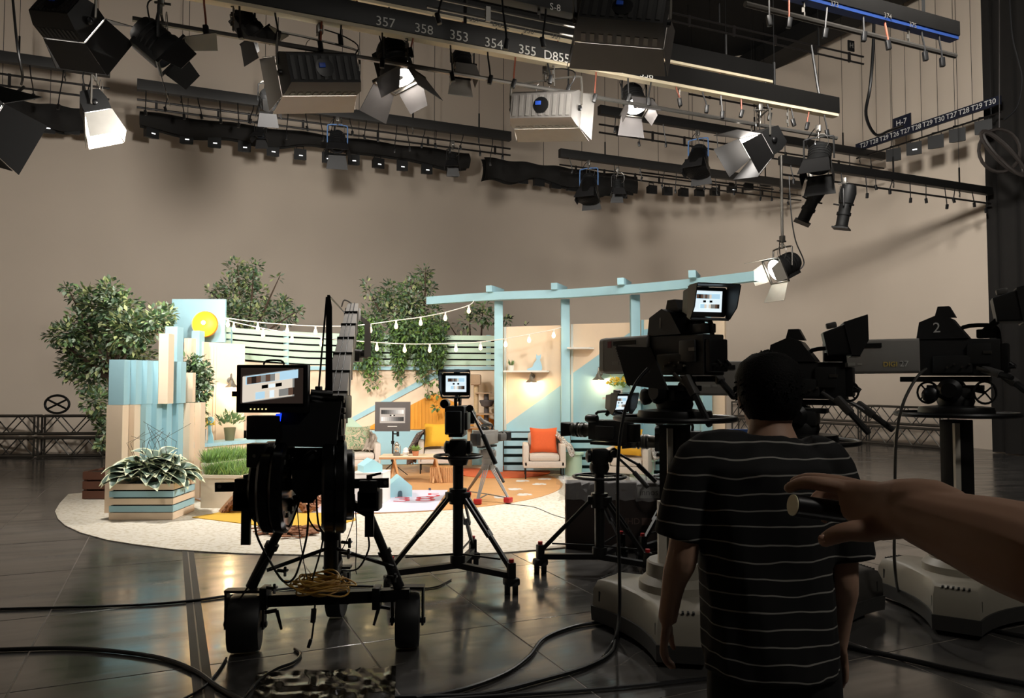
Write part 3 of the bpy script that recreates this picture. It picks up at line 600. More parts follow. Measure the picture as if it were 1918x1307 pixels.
board('mint_board', 585, 683, lambda x: interp([(585, 742), (646, 772), (683, 803)], x), lambda x: 805, .025, .02, MINT, bk)
board('amber_board', 683, 925, lambda x: interp([(683, 803), (813, 736), (925, 786)], x), lambda x: 804, .025, .02, AMBER, bk, 26)
m = M()
for x in range(690, 925, 7):
    t = interp([(683, 803), (813, 736), (925, 786)], x)
    if 803-t > 4: m.bar(bw(x, t+1, .03), bw(x, 803, .03), .035, .012, (0, -1, 0))
tag(m.build('amber_ribbing', AMBER, bk), kind='stuff')
m = M()
for x in range(592, 678, 7):
    t = interp([(585, 742), (646, 772), (683, 803)], x)
    if 803-t > 4: m.bar(bw(x, t+1, .03), bw(x, 803, .03), .035, .012, (0, -1, 0))
tag(m.build('mint_ribbing', MINT, bk), kind='stuff')
board('blue_roof_band', 660, 815, lambda x: interp([(660, 781), (815, 696)], x), lambda x: interp([(660, 791), (815, 708)], x), .03, .025, AQUA, bk, 8)
board('blue_roof_band', 815, 842, lambda x: interp([(815, 696), (842, 712)], x), lambda x: interp([(815, 708), (842, 724)], x), .03, .025, AQUA, bk, 2)
m = M()
for i in range(17): m.bar(bw(440+i*29, 689, .05), bw(440+(i+1)*29, 689.5, .05), .02, .07, (0, 0, 1))
m.build('blue_top_rail', AQUA, bk)
# slatted fence above
fn = thing('slatted_fence', 'pale mint horizontal slat fence above the curved scenery wall', 'fence', bw(600, 684), local=False)
tops = [(421, 612), (500, 617.5), (563, 621), (664, 625), (800, 627), (930, 628)]; bots = [(421, 672), (500, 679), (575, 684), (664, 685), (930, 686)]
for k in range(5):
    f0, f1 = k/5+.012, (k+.80)/5
    board('slat', 419, 930, lambda x: interp(tops, x)+(interp(bots, x)-interp(tops, x))*f0, lambda x: interp(tops, x)+(interp(bots, x)-interp(tops, x))*f1, .02, .03, MINT, fn, 16)
for x in (430, 536, 664, 800, 915):
    m = M(); m.bar(bw(x, interp(bots, x)+2, -.03), bw(x, interp(tops, x)-.5, -.03), .09, .05, (0, 1, 0)); m.build('post', AQUA, fn)
m = M(); n = 16
for i in range(n):
    xa, xb = 421+(930-421)*i/n, 421+(930-421)*(i+1)/n
    m.add([bw(xa, interp(tops, xa)+4, -.25), bw(xb, interp(tops, xb)+4, -.25), bw(xb, interp(bots, xb), -.25), bw(xa, interp(bots, xa), -.25)], [(0, 1, 2, 3)])
m.build('black_backing', MATT, fn)
# ---- left wing: stepped fins
fi = thing('fin_partition', 'stepped aqua and cream fin partition at the left end of the set', 'partition', fl(200, 960), local=False)
def fin(x0, x1, y0, dep, z0, z1, mat):
    m = M(); m.box(((x0+x1)/2, y0+dep/2, (z0+z1)/2), (x1-x0-.002, dep-.002, z1-z0)); return m.build('fin', mat, fi)
X0, Y0 = -4.99, 9.52; zt, zm = 1.895, 1.335
fin(X0, X0+.19, Y0, .16, zm, zt, AQUA); fin(X0-.02, X0+.18, Y0, .16, ZC, zm-.002, CREAMP)
x = X0+.19; y = Y0+.16
for k in range(3):
    fin(x, x+.07, y, .16, zm, zt, AQUA); fin(x-.01, x+.06, y, .16, ZC, zm-.002, CREAMP if k < 1 else AQUA)
    x += .065; y += .16
for (a, b, yy, h, dp, mt) in ((-4.605, -4.475, 10.01, 2.25, .17, CREAMP), (-4.80, -4.63, 10.62, 2.385, .2, AQUA), (-4.53, -4.43, 10.30, 1.89, .16, AQUA), (-4.62, -4.50, 10.85, 1.75, .1, CREAMP)): fin(a, b, yy, dp, zm, h, mt)
for k in range(4): fin(x-.03+k*.085, x+.055+k*.085, y+k*.16, .16, ZC, zm-.002, (AQUA, AQUA, CREAMP, CREAMP)[k])
for (p0, p1, top, Y, mt) in ((345, 351, 633, 11.7, CREAMP), (351, 359, 633, 11.72, CREAMP), (359, 374, 619, 11.9, AQUA), (374, 382, 640, 12.0, CREAMP)):
    a, b = at(p0, top, Y), at(p1, top, Y); fin(a.x, b.x, Y, .2, ZC, a.z, mt)
# blue square with the glowing disc lamp
sq = thing('blue_square_panel', 'square aqua panel carrying the round amber lamp', 'panel', at(371, 640, 12.5), local=False)
a, b = at(322, 560, 12.5), at(421, 641, 12.5); m = M(); m.box(((a.x+b.x)/2, 12.53, (a.z+b.z)/2), (b.x-a.x, .06, a.z-b.z), None, .004); m.build('board', AQUA, sq)
m = M(); m.box(((a.x+b.x)/2, 12.6, b.z/2+.3), (.08, .06, b.z+.5)); m.build('rear_post', CREAMP, sq)
p = at(384, 607, 12.3); dl = thing('disc_lamp', 'round amber glowing disc lamp on the blue square panel', 'lamp', p)
m = M(); m.lathe([(.205, .02), (.21, 0), (.2, -.03), (.19, -.02), (.0, -.005)], ax=(0, 1, 0), n=32); m.build('dish', pm('amber_glass', '#d98a22', .45, emit=.12, ecol='#ffa020', var=0), dl)
m = M(); m.ball((0, -.07, .02), .035); m.build('bulb', pm('warm_bulb', '#fff0c8', .4, emit=26, ecol='#ffc860', var=0), dl)
m = M(); m.cyl((0, .005, 0), (0, .17, 0), .03); m.build('stem', BLK, dl)
lamp(dl, 'POINT', (0, -.14, .02), (0, -1, 0), 6, (1, .66, .2), .04)
# cream side panel with wall lamp
cp = thing('cream_side_panel', 'tall cream scenery panel with a small wall lamp, left of the monitor', 'panel', at(420, 830, 12.3), local=False)
a, b = at(381, 640, 12.25), at(459, 645, 12.6); m = M(); m.prism([V((a.x, 12.25, ZC)), V((b.x, 12.6, ZC)), V((b.x, 12.6, b.z)), V((a.x, 12.25, a.z))], (0, 0, 0), (-.03, .06, 0)); m.build('board', CREAMP, cp)
m = M()
for q in (.25, .32): m.bar(V((a.x+(b.x-a.x)*q, 12.25+.35*q-.004, ZC+.6)), V((a.x+(b.x-a.x)*q, 12.25+.35*q-.004, 2.2)), .012, .006, (0, 1, 0))
tag(m.build('batten_strip', CREAMP, cp), kind='stuff')
# ledge of the left wing
lg = thing('window_ledge', 'aqua topped low ledge below the cream side panel', 'ledge', fl(400, 900), local=False)
L0, L1, L2 = at(318, 840, 10.9), at(395, 832, 11.45), at(478, 820, 12.2); zl = .66
m = M(); top = [(L0.x, L0.y), (L1.x, L1.y), (L2.x, L2.y), (L2.x-.15, L2.y+.45), (L1.x-.3, L1.y+.5), (L0.x-.1, L0.y+.45)]
m.prism([V((x, y, zl)) for x, y in top], (0, 0, 0), (0, 0, .05)); m.build('ledge_top', AQUA, lg)
m = M(); m.prism([V((x, y, ZC)) for x, y in [(L0.x+.02, L0.y+.04), (L1.x, L1.y+.05), (L2.x, L2.y+.05), (L2.x-.15, L2.y+.4), (L1.x-.3, L1.y+.45), (L0.x-.1, L0.y+.4)]], (0, 0, 0), (0, 0, zl-ZC-.002)); m.build('front_board', CREAMP, lg)
# ---- pergola with four bays of panels on the right
pg = thing('pergola', 'aqua pergola with four posts and a long curved top beam', 'pergola', fl(1060, 880), local=False)
PO = [(934, 13.75), (1059, 13.4), (1190, 12.7), (1322, 11.9)]
path = smooth_path([at(803, 562, 14.3), at(935, 556, 13.5), at(1058, 551, 13.15), at(1190, 542, 12.45), at(1310, 528, 11.7), at(1418, 516, 10.95)], 4)
zb = 3.13
for p in path: p.z = zb
m = M(); secs = []
for i, p in enumerate(path):
    d = (path[min(i+1, len(path)-1)]-path[max(i-1, 0)]).normalized(); o = V((d.y, -d.x, 0))
    secs.append([p+o*.07+V((0, 0, .07)), p+o*.07-V((0, 0, .07)), p-o*.07-V((0, 0, .07)), p-o*.07+V((0, 0, .07))])
m.loft(secs); m.build('beam', AQUA, pg)
m = M(); d = (path[-1]-path[-2]).normalized()
for k in range(4): m.box(path[-1]+d*.02+V((d.y, -d.x, 0))*(.05-.033*k), (.006, .018, .12), (0, 0, math.atan2(d.y, d.x)))
tag(m.build('end_cap_strip', pm('lit_white', '#f4fbfb', .5), pg), kind='stuff')
for (x_, Y) in PO:
    p = at(x_, 700, Y); m = M(); m.box((p.x, Y, (zb-.07+ZC)/2+.005), (.15, .15, zb-.07-ZC-.012), None, .004); m.build('post', AQUA, pg)
for (x_, y_, Y) in ((921, 548, 13.6), (1042, 543, 13.25), (1165, 534, 12.6), (1297, 520, 11.75)):
    p = at(x_, y_, Y); m = M(); m.box((p.x+.06, Y+.12, zb+.125), (.11, .62, .11), (0, 0, -.35)); m.build('cross_beam', AQUA, pg)
def YP(x): return interp([(900, 13.95)]+[(a, b+.12) for a, b in PO]+[(1400, 11.5)], x)
def pp(x, y, off=0): return at(x, y, YP(x)-off)
def pboard(name, poly, off, th, mat, parent):                   # board in the plane of the bay
    m = M(); P = [pp(x, y, off) for x, y in poly]; n = (P[1]-P[0]).cross(P[2]-P[1]).normalized()
    if n.y < 0: n = -n
    m.prism(P, (0, 0, 0), n*th); return m.build(name, mat, parent)
bays = [(944, 1050, 612, 'first bay from the left with a sconce and cat cut-out'), (1069, 1180, 607, 'second bay with a pale shelf and a sconce'), (1201, 1311, 599, 'third bay behind the left studio camera')]
cut = [[(944, 798), (1050, 722)], [(1069, 704), (1145, 650), (1180, 625)], [(1201, 618), (1311, 600)]]
SLB = [(944, 808), (1050, 808), (1069, 810), (1180, 813), (1201, 815), (1311, 820)]
for (x0, x1, ty, lb), ct_ in zip(bays, cut):
    t = thing('wall_bay', 'cream and aqua scenery panel, '+lb, 'panel', fl((x0+x1)/2, 880), local=False, group='panels between the pergola posts')
    by = interp(SLB, (x0+x1)/2); cb = lambda x: interp(ct_, x)
    pboard('cream_board', [(x0-4, ty), (x1+4, ty-3), (x1+4, by), (x0-4, by)], 0, .04, CREAMP, t)
    low = [(x0, ct_[0][1])]+[q for q in ct_[1:]]+[(x1, by), (x0, by)]
    pboard('aqua_board', low, .012, .02, AQUA, t)
    pboard('frame_strip', [(x0, ty), (x0+4, ty), (x0+4, by), (x0, by)], .03, .025, WHT if x0 < 1100 else AQUA, t)
    pboard('rail', [(x0, by-3), (x1, by-3), (x1, by), (x0, by)], .04, .05, AQUA, t)
    yb = 715+1440*(CAMH-ZC)/YP((x0+x1)/2)
    pboard('dark_backing', [(x0, by), (x1, by), (x1, yb-5), (x0, yb-5)], -.12, .02, pm('dark_teal', '#31474b', .7), t)
    for k in range(5):
        ya = by+(yb-by)*k/5+2; yc = by+(yb-by)*(k+.66)/5+1.5
        pboard('slat', [(x0, ya), (x1, ya), (x1, yc-.0), (x0, yc-.0)], .02, .03, AQUA, t)
t = thing('end_panel', 'cream end panel with an aqua base at the right edge of the set', 'panel', fl(1345, 890), local=False)
pboard('cream_board', [(1333, 597), (1357, 594), (1358, 898), (1334, 896)], 0, .05, CREAMP, t)
# shelves and what stands on them
def shelf(x0, x1, y, lb):
    a, b = pp(x0, y, .02), pp(x1, y, .02); d = (b-a).normalized(); o = V((d.y, -d.x, 0))
    m = M(); m.prism([a, b, b+o*.2, a+o*.2], (0, 0, 0), (0, 0, .03)); return one('wall_shelf', m, WHT, lb, 'shelf', 'small shelves on the pergola panels')
shelf(949, 1029, 697, 'pale wall shelf holding the cat cut-out and a small plant'); shelf(1072, 1113, 654, 'empty pale wall shelf at the top of the second bay'); shelf(1138, 1178, 692, 'pale wall shelf right of the second sconce'); shelf(1205, 1250, 750, 'pale wall shelf in the third bay'); shelf(1138, 1178, 747, 'pale wall shelf under the white pot of yellow flowers')
SH = .03
def onshelf(x, y): p = pp(x, y, .12); return p
# cat cut-out
p = pp(1005, 697, .13); p.z += SH; ct2 = thing('cat_cutout', 'blue seated cat cut-out on the wall shelf', 'ornament', p)
prof = [(-.10, 0), (.09, 0), (.10, .05), (.085, .12), (.06, .19), (.075, .22), (.08, .29), (.05, .265), (.02, .265), (-.005, .29), (-.01, .22), (.0, .19), (-.045, .13), (-.075, .06), (-.16, .03), (-.17, .01)]
m = M(); m.prism([V((x*1.0, 0, z)) for x, z in prof], (0, 0, 0), (0, .025, 0)); m.build('silhouette', pm('cat_blue', '#a6cbdc', .55, var=.02), ct2)
def pot_plant(name, label, p, pr, ph, potm, leafm, lw, ll, n, spread, cat='potted plant', up=.9, flower=None, nf=0, fs=.018, taper=.8, blade=0):
    t = thing(name, label, cat, p); rnd = random.Random(hash(label) % 1000 if 0 else sum(map(ord, label)))
    m = M(); m.lathe([(pr*taper, 0), (pr, ph), (pr*.9, ph), (pr*.85, ph*.85)], n=16); m.build('pot', potm, t)
    m = M()
    for i in range(n):
        a = rnd.uniform(0, 2*PI); e = rnd.uniform(.2, 1)*spread; l = ll*rnd.uniform(.6, 1.1)
        b = V((pr*.5*math.cos(a)*rnd.random(), pr*.5*math.sin(a)*rnd.random(), ph*.9))
        tip = b+V((math.cos(a)*math.sin(e), math.sin(a)*math.sin(e), math.cos(e)*up))*l
        leaf(m, b if blade else b+(tip-b)*rnd.uniform(.4, .9), tip-b, ll*(1 if blade else .35)*rnd.uniform(.8, 1.2), lw, rnd)
    tag(m.build('leaves', leafm, t, sharp=3), kind='stuff')
    if nf:
        m = M()
        for i in range(nf):
            a = rnd.uniform(0, 2*PI); e = math.sqrt(rnd.random())*spread; q = V((math.cos(a)*math.sin(e)*ll, math.sin(a)*math.sin(e)*ll, ph*.9+math.cos(e)*ll*up*rnd.uniform(.75, 1.1)))
            m.ball(q, fs*rnd.uniform(.7, 1.2), (1, 1, .6), 6)
        tag(m.build('flowers', flower, t), kind='stuff')
    return t
def leaf(m, p, d, l, w_, rnd, fold=.25):
    d = V(d); d = d.normalized() if d.length > 1e-6 else V((0, 0, 1)); s = d.cross(V((rnd.uniform(-.6, .6), rnd.uniform(-.6, .6), 1)))
    s = s.normalized()*w_ if s.length > 1e-6 else V((w_, 0, 0)); u = s.cross(d).normalized()*w_*fold
    p = V(p); m.add([p, p+d*l*.5+s+u, p+d*l, p+d*l*.5-s+u, p+d*l*.5], [(0, 1, 4), (1, 2, 4), (2, 3, 4), (3, 0, 4)])
LEAF = pm('leaf_green', '#6f8c5a', .5, var=.45, scale=3); LEAFD = pm('leaf_dark', '#50694f', .45, var=.5, scale=2.5); LEAFL = pm('leaf_light', '#8fae5a', .5, var=.35, scale=4); YEL = pm('yellow_flower', '#e8c23a', .6, var=.15, scale=20)
TERRA = pm('terracotta', '#c07850', .7, var=.1); POTW = pm('white_pot', '#e4dfd6', .5, var=.04)
p = pp(957, 697, .13); p.z += SH; pot_plant('potted_succulent', 'small succulent in a white pot on the cat shelf', p, .06, .09, POTW, LEAF, .012, .12, 26, .8, blade=1)
p = pp(1158, 747, .13); p.z += SH; pot_plant('potted_flowers', 'yellow flowers in a white pot on the second bay shelf', p, .075, .13, POTW, LEAFL, .02, .24, 50, 1.0, flower=YEL, nf=60, fs=.022, taper=.95)
# sconces
BRASS = pm('pewter', '#8f8a80', .35, .7, .1, 20); WARM = pm('warm_bulb_soft', '#fff2d8', .4, emit=12, ecol='#ffd790', var=0)
def sconce(label, p, n, pw=9):
    d = V(n); yaw = math.atan2(d.x, -d.y); t = thing('wall_sconce', label, 'wall lamp', p, (0, 0, yaw), 'bell shaped wall lamps')
    m = M(); m.lathe([(.05, 0), (.05, -.015), (.02, -.02)], ax=(0, 1, 0), n=14); m.tube(smooth_path([(0, -.01, 0), (0, -.05, .03), (0, -.07, .09), (0, -.11, .10), (0, -.14, .05), (0, -.14, .0)], 4), .009, 6); m.build('gooseneck', BRASS, t)
    m = M(); m.lathe([(.02, .0), (.035, -.02), (.05, -.06), (.11, -.11), (.105, -.112), (.045, -.06), (.02, -.03)], (0, -.14, 0), n=18); m.build('shade', BRASS, t)
    m = M(); m.ball((0, -.14, -.085), .032); m.build('bulb', WARM, t); lamp(t, 'POINT', (0, -.14, -.15), (0, 0, -1), pw, (1, .72, .38), .03); return t
sconce('bell shaped wall lamp below the cat shelf', pp(997, 698, .0)+V((0, -.004, -.06)), (-.15, -1, 0)); sconce('bell shaped wall lamp on the aqua second bay', pp(1124, 697, .015)+V((0, -.004, -.02)), (-.35, -1, 0), 6); sconce('wall lamp on the cream side panel beside the monitor', at(431, 712, 12.42), (.5, -.85, 0), 8)
# string lights
def strand(label, wire, bulbs):
    t = thing('string_light', label, 'string lights', wire[0], local=False, group='strings of bulbs across the set')
    m = M(); m.tube(smooth_path(wire, 4), .008, 5); m.build('wire', WHT, t)
    for b in bulbs:
        m = M(); m.cyl(b, b-V((0, 0, .055)), .016, n=8); s = m.build('socket', WHT, t)
        m = M(); m.lathe([(.004, 0), (.016, .0), (.026, -.035), (.03, -.06), (.022, -.085), (.004, -.095)], b-V((0, 0, .052)), n=10); m.build('bulb', WARM, s)
YS = lambda x: interp([(421, 12.35), (600, 12.8), (800, 13.2), (900, 13.35), (1050, 13.2)], x)
w1 = [(421, 595), (481, 603), (536, 607.5), (591, 610.5), (646, 610.5), (692, 607), (741, 600), (787, 594), (833, 585), (877, 572), (888, 563)]
strand('upper string of warm bulbs from the blue square to the pergola beam', [at(x, y, YS(x)) for x, y in w1], [at(x, interp(w1, x), YS(x)) for x in (427, 483, 538, 591, 694, 742, 788, 834, 878)])
w2 = [(421, 597), (438, 603), (493, 615), (547, 624), (602, 632), (650, 637), (706, 641), (758, 644), (805, 644), (854, 643), (900, 640), (947, 634), (991, 626), (1037, 617), (1052, 612)]
strand('lower string of warm bulbs crossing from the blue square to the second post', [at(x, y, YS(x)) for x, y in w2], [at(x, interp(w2, x), YS(x)) for x in (438, 493, 547, 602, 706, 758, 805, 854, 900, 947, 991, 1037)])
# ---------------------------------------------------------------- plants
def foliage(clumps, mats, lsz, parent, seed=1, droop=.3, name='leaves'):
    rnd = random.Random(seed); m = M()
    for (p, r, n) in clumps:
        for i in range(n):
            d = V((rnd.gauss(0, 1), rnd.gauss(0, 1), rnd.gauss(0, .8))).normalized(); q = V(p)+d*r*(rnd.random()**.45)
            m.cur = rnd.randrange(len(mats)); l = lsz*rnd.uniform(.7, 1.3)
            leaf(m, q, d+V((rnd.uniform(-.6, .6), rnd.uniform(-.6, .6), rnd.uniform(-droop-.4, .5))), l, l*.27, rnd)
    return tag(m.build(name, mats, parent, sharp=3), kind='stuff')
LM = [LEAFD, LEAF, pm('leaf_grey_green', '#93a38c', .5, var=.3, scale=4), pm('leaf_olive', '#a9b27a', .5, var=.3, scale=4)]
BARK = pm('bark', '#4a3a2c', .85, var=.3, scale=12, bump=.5, bscale=25)
def tree(label, base, tops, clumps, seed, lsz=.10, nm='ficus_tree'):
    t = thing(nm, label, 'tree', base, local=False, group='leafy trees around the set'); b = V(base); rnd = random.Random(seed)
    m = M(); fork = b+(V(tops[0])-b)*.5+V((0, 0, 0)); m.tube([b, b+(fork-b)*.5+V((.04, 0, 0)), fork], .05, 8, rr=[.07, .055, .045]); m.build('trunk', BARK, t)
    for q in tops:
        m = M(); q = V(q); k = fork+(q-fork)*.5+V((rnd.uniform(-.12, .12), 0, rnd.uniform(-.05, .15))); m.tube(smooth_path([fork, k, q], 4), .02, 6, rr=[.036, .033, .03, .027, .024, .02, .015, .01, .006]); m.build('branch', BARK, t)
    foliage(clumps, LM, lsz, t, seed); return t
Y = 11.3
def cl(L, Y, sp=.35, seed=0):
    rnd = random.Random(seed); return [(at(x, y, Y+rnd.uniform(-sp, sp)), r/1440*Y, n) for x, y, r, n in L]
lt = [(205, 545, 22, 90), (185, 575, 36, 240), (225, 580, 38, 260), (160, 610, 38, 220), (200, 625, 45, 340), (245, 620, 42, 320), (290, 600, 28, 160), (310, 590, 18, 80), (130, 625, 26, 110), (105, 628, 18, 50), (150, 660, 36, 220), (200, 670, 44, 330), (250, 665, 40, 260), (140, 690, 26, 110), (175, 710, 32, 180), (180, 750, 24, 100), (125, 540, 10, 22), (145, 555, 16, 40), (160, 545, 12, 20), (190, 775, 14, 50), (195, 800, 12, 50), (192, 830, 10, 40)]
tb = at(186, 877, 10.9)
tree('large leafy ficus tree behind the left fin partition', V((at(205, 877, 10.9).x, 10.9, .38)), [at(x, y, Y) for x, y in ((210, 540), (130, 545), (100, 630), (290, 600), (150, 690), (240, 620))], [(p, r, int(n*1.9)) for p, r, n in cl(lt, Y, .4, 3)], 3, .095)
cr = thing('plank_crate', 'brown plank crate at the foot of the left ficus tree', 'crate', V((at(213, 877, 10.9).x, 10.9, 0)))
WOODB = pm('brown_plank', '#6a4433', .7, var=.2, scale=6, bump=.2)
for k in range(3):
    z = ZC+.062+k*.13
    for (dx, dy, w, d) in ((0, -.27, .56, .02), (0, .27, .56, .02), (-.28, 0, .02, .52), (.28, 0, .02, .52)):
        m = M(); m.box((dx, dy, z), (w, d, .105)); m.build('plank', WOODB, cr)
for sx in (-.25, .25):
    for sy in (-.24, .24): m = M(); m.box((sx, sy, ZC+.19), (.04, .04, .38)); m.build('corner_post', WOODB, cr)
m = M(); m.grid(lambda s, t: V(((s-.5)*.52, (t-.5)*.5, .36+.03*math.sin(s*9)*math.sin(t*7))), 8, 8); m.build('soil', pm('soil', '#2a2018', .95, var=.3), cr)
Y = 15.6
t2 = [(440, 500, 16, 60), (455, 520, 22, 110), (430, 535, 22, 100), (415, 560, 20, 80), (450, 560, 30, 200), (480, 555, 24, 120), (440, 590, 30, 220), (475, 595, 30, 220), (505, 580, 22, 110), (530, 565, 14, 40), (530, 590, 24, 120), (555, 585, 14, 40), (410, 545, 10, 20), (520, 520, 8, 10), (478, 500, 14, 50), (470, 530, 18, 80), (395, 545, 8, 14)]
tree('dense leafy tree behind the fence beside the blue square panel', fl(455, 866)*1.0, [at(x, y, Y) for x, y in ((445, 495), (475, 505), (525, 515), (560, 580), (400, 548))], [(p, r, int(n*1.5)) for p, r, n in cl(t2, Y, .35, 5)], 5, .10)
t3 = [(795, 510, 14, 50), (785, 530, 22, 100), (765, 545, 20, 80), (745, 560, 26, 140), (770, 565, 26, 160), (800, 540, 16, 70), (730, 540, 18, 60), (715, 570, 22, 110), (690, 545, 14, 24), (700, 590, 24, 120), (740, 590, 28, 180), (775, 595, 28, 200), (810, 580, 16, 60), (720, 555, 16, 50), (685, 530, 9, 14), (800, 600, 18, 80), (825, 605, 14, 40)]
tree('leafy tree behind the fence in the middle, over the hanging vines', V((at(760, 700, 15.8).x, 15.8, .02)), [at(x, y, 15.8) for x, y in ((797, 500), (770, 530), (690, 540), (720, 560), (820, 600))], [(p, r, int(n*1.5)) for p, r, n in cl(t3, 15.8, .3, 6)], 6, .10)
t4 = [(905, 590, 20, 90), (885, 585, 14, 40), (875, 605, 16, 40), (920, 600, 14, 50), (905, 572, 12, 24), (948, 600, 9, 24), (835, 608, 10, 20), (860, 610, 10, 16), (985, 612, 5, 10)]
tree('small leafy tree top behind the first pergola post', V((at(905, 700, 16.0).x, 16.0, .02)), [at(x, y, 16) for x, y in ((905, 572), (945, 598), (840, 605), (880, 590))], cl(t4, 16, .2, 7), 7, .12)
# vines over the fence
vn = thing('hanging_vine', 'green vines spilling over the middle of the mint fence', 'vine', at(740, 622, 14.55), local=False); rnd = random.Random(9); cls = []
for i in range(46):
    x = rnd.uniform(662, 832); L = rnd.uniform(45, 95)+(55 if abs(x-700) < 16 or 795 < x < 825 else 0)*rnd.random()
    if x < 690: L *= .9
    y0 = 600+rnd.uniform(-5, 25); Yv = interp(YW, x)-rnd.uniform(.1, .3); P = [at(x+rnd.uniform(-5, 5)*k/3, y0+L*k/3, Yv) for k in range(4)]
    if i % 3 == 0: m = M(); m.tube(smooth_path(P, 3), .006, 4); tag(m.build('stem', BARK, vn), None)
    for k in range(7):
        q = P[0].lerp(P[3], k/6); cls.append((q, .12-.06*k/6, 20-k))
cls += [(at(735+dx, 640+dy, 14.6), .3, 60) for dx, dy in ((-55, -20), (-20, -10), (20, -25), (50, -10), (80, -25), (60, 20), (-40, 30), (-65, 30))]
foliage(cls, [LEAF, LEAFD, pm('ivy_green', '#6f9148', .5, var=.35, scale=4)], .085, vn, 11, 1.0)
hp = thing('hanging_ivy', 'ivy hanging down over the aqua fins of the left wing', 'ivy', at(365, 672, 11.4), local=False)
h = [(352, 680, 14, 60), (370, 680, 14, 60), (385, 690, 10, 40), (350, 700, 12, 30), (372, 705, 20, 120), (385, 715, 14, 70), (378, 735, 16, 80), (372, 755, 12, 50), (375, 770, 8, 24), (352, 730, 9, 24), (350, 755, 8, 20), (349, 775, 6, 16), (350, 790, 5, 10), (382, 780, 5, 10)]
foliage([(p, r, n*2) for p, r, n in cl(h, 11.35, .1, 2)], [LEAF, LEAFD, LM[2]], .085, hp, 12, .9)
m = M(); m.tube(smooth_path([at(365, 672, 11.4), at(352, 700, 11.35), at(350, 760, 11.35), at(350, 792, 11.35)], 4), .006, 4); m.build('stem', BARK, hp)
# hosta planter
pl = thing('slatted_planter', 'cream and aqua slatted planter box full of variegated hostas at the front left', 'planter', V((-4.33, 9.35, ZC)))
Wp, Dp, Hp = .74, .62, .42
for k in range(5):
    z = .045+k*.085; mt = CREAMP if k % 2 == 0 else AQUA
    for (dx, dy, w, d) in ((0, -Dp/2, Wp, .02), (0, Dp/2, Wp, .02), (-Wp/2+.01, 0, .02, Dp-.03), (Wp/2-.01, 0, .02, Dp-.03)):
        m = M(); m.box((dx, dy, z), (w, d, .070 if k else .082)); m.build('slat', mt, pl)
m = M(); m.box((0, 0, .2), (Wp-.06, Dp-.06, .36)); m.build('liner', MATT, pl)
pl.rotation_euler = (0, 0, .02)
def hosta_mesh(w, l):
    m = M(); n = 7; rows = []
    for j in range(n+1):
        t = j/n; hw = w*math.sin(PI*min(1, .06+t*.94)**.75)*(1-.1*t)+.002; z = .55*l*t*(1-t)*1.2-.12*l*t*t
        rows.append([V((x*hw, l*t, z+abs(x)*hw*.35+(.06*w*math.sin(t*9) if abs(x) == 1 else 0))) for x in (-1, -.80, -.40, 0, .40, .80, 1)])
    P = [p for r in rows for p in r]; m.v = P
    for j in range(n):
        for i in range(6): m.f.append((j*7+i, j*7+i+1, j*7+8+i, j*7+7+i)); m.mi.append(1 if i in (0, 5) or j == n-1 else 0)
    return m.mesh('leaf', [pm('hosta_green', '#64786a', .45, var=.25, scale=14), pm('hosta_cream', '#dfe3c0', .5, var=.08)], sharp=3)
hms = [hosta_mesh(.115, .24), hosta_mesh(.135, .23), hosta_mesh(.095, .26)]
ho = thing('hosta_plant', 'variegated hosta plant with cream edged leaves filling the slatted planter', 'plant', V((-4.33, 9.35, ZC+.385))); rnd = random.Random(4)
for i in range(105):
    a = rnd.uniform(0, 2*PI); rr = math.sqrt(rnd.random()); e = rnd.uniform(.1, .55)*(1.25-rr)+(-.25 if rr > .8 else 0)
    o = bpy.data.objects.new('leaf', hms[i % 3]); C.objects.link(o); o.parent = ho
    o.location = (math.cos(a)*rr*.35, math.sin(a)*rr*.28, .04+.28*(1-rr*rr)*rnd.uniform(.4, 1)); o.rotation_euler = (e, rnd.uniform(-.4, .4), a-PI/2+rnd.uniform(-.5, .5)); s = rnd.uniform(.8, 1.25); o.scale = (s, s, s)
m = M()
for i in range(14):
    a = rnd.uniform(0, 2*PI); p = V((math.cos(a)*.2, math.sin(a)*.2, .2)); m.tube([p, p+V((rnd.uniform(-.15, .15), rnd.uniform(-.1, .1), .3)), p+V((rnd.uniform(-.3, .3), rnd.uniform(-.2, .2), rnd.uniform(.35, .55)))], .0025, 4)
tag(m.build('twigs', BARK, ho), kind='stuff')
foliage([(V((-4.45+dx, 9.75+dy, .52)), .12, 60) for dx, dy in ((-.2, -.2), (.2, -.2), (0, 0), (.2, .2))], [LEAF, LEAFD], .07, ho, 2) if 0 else None
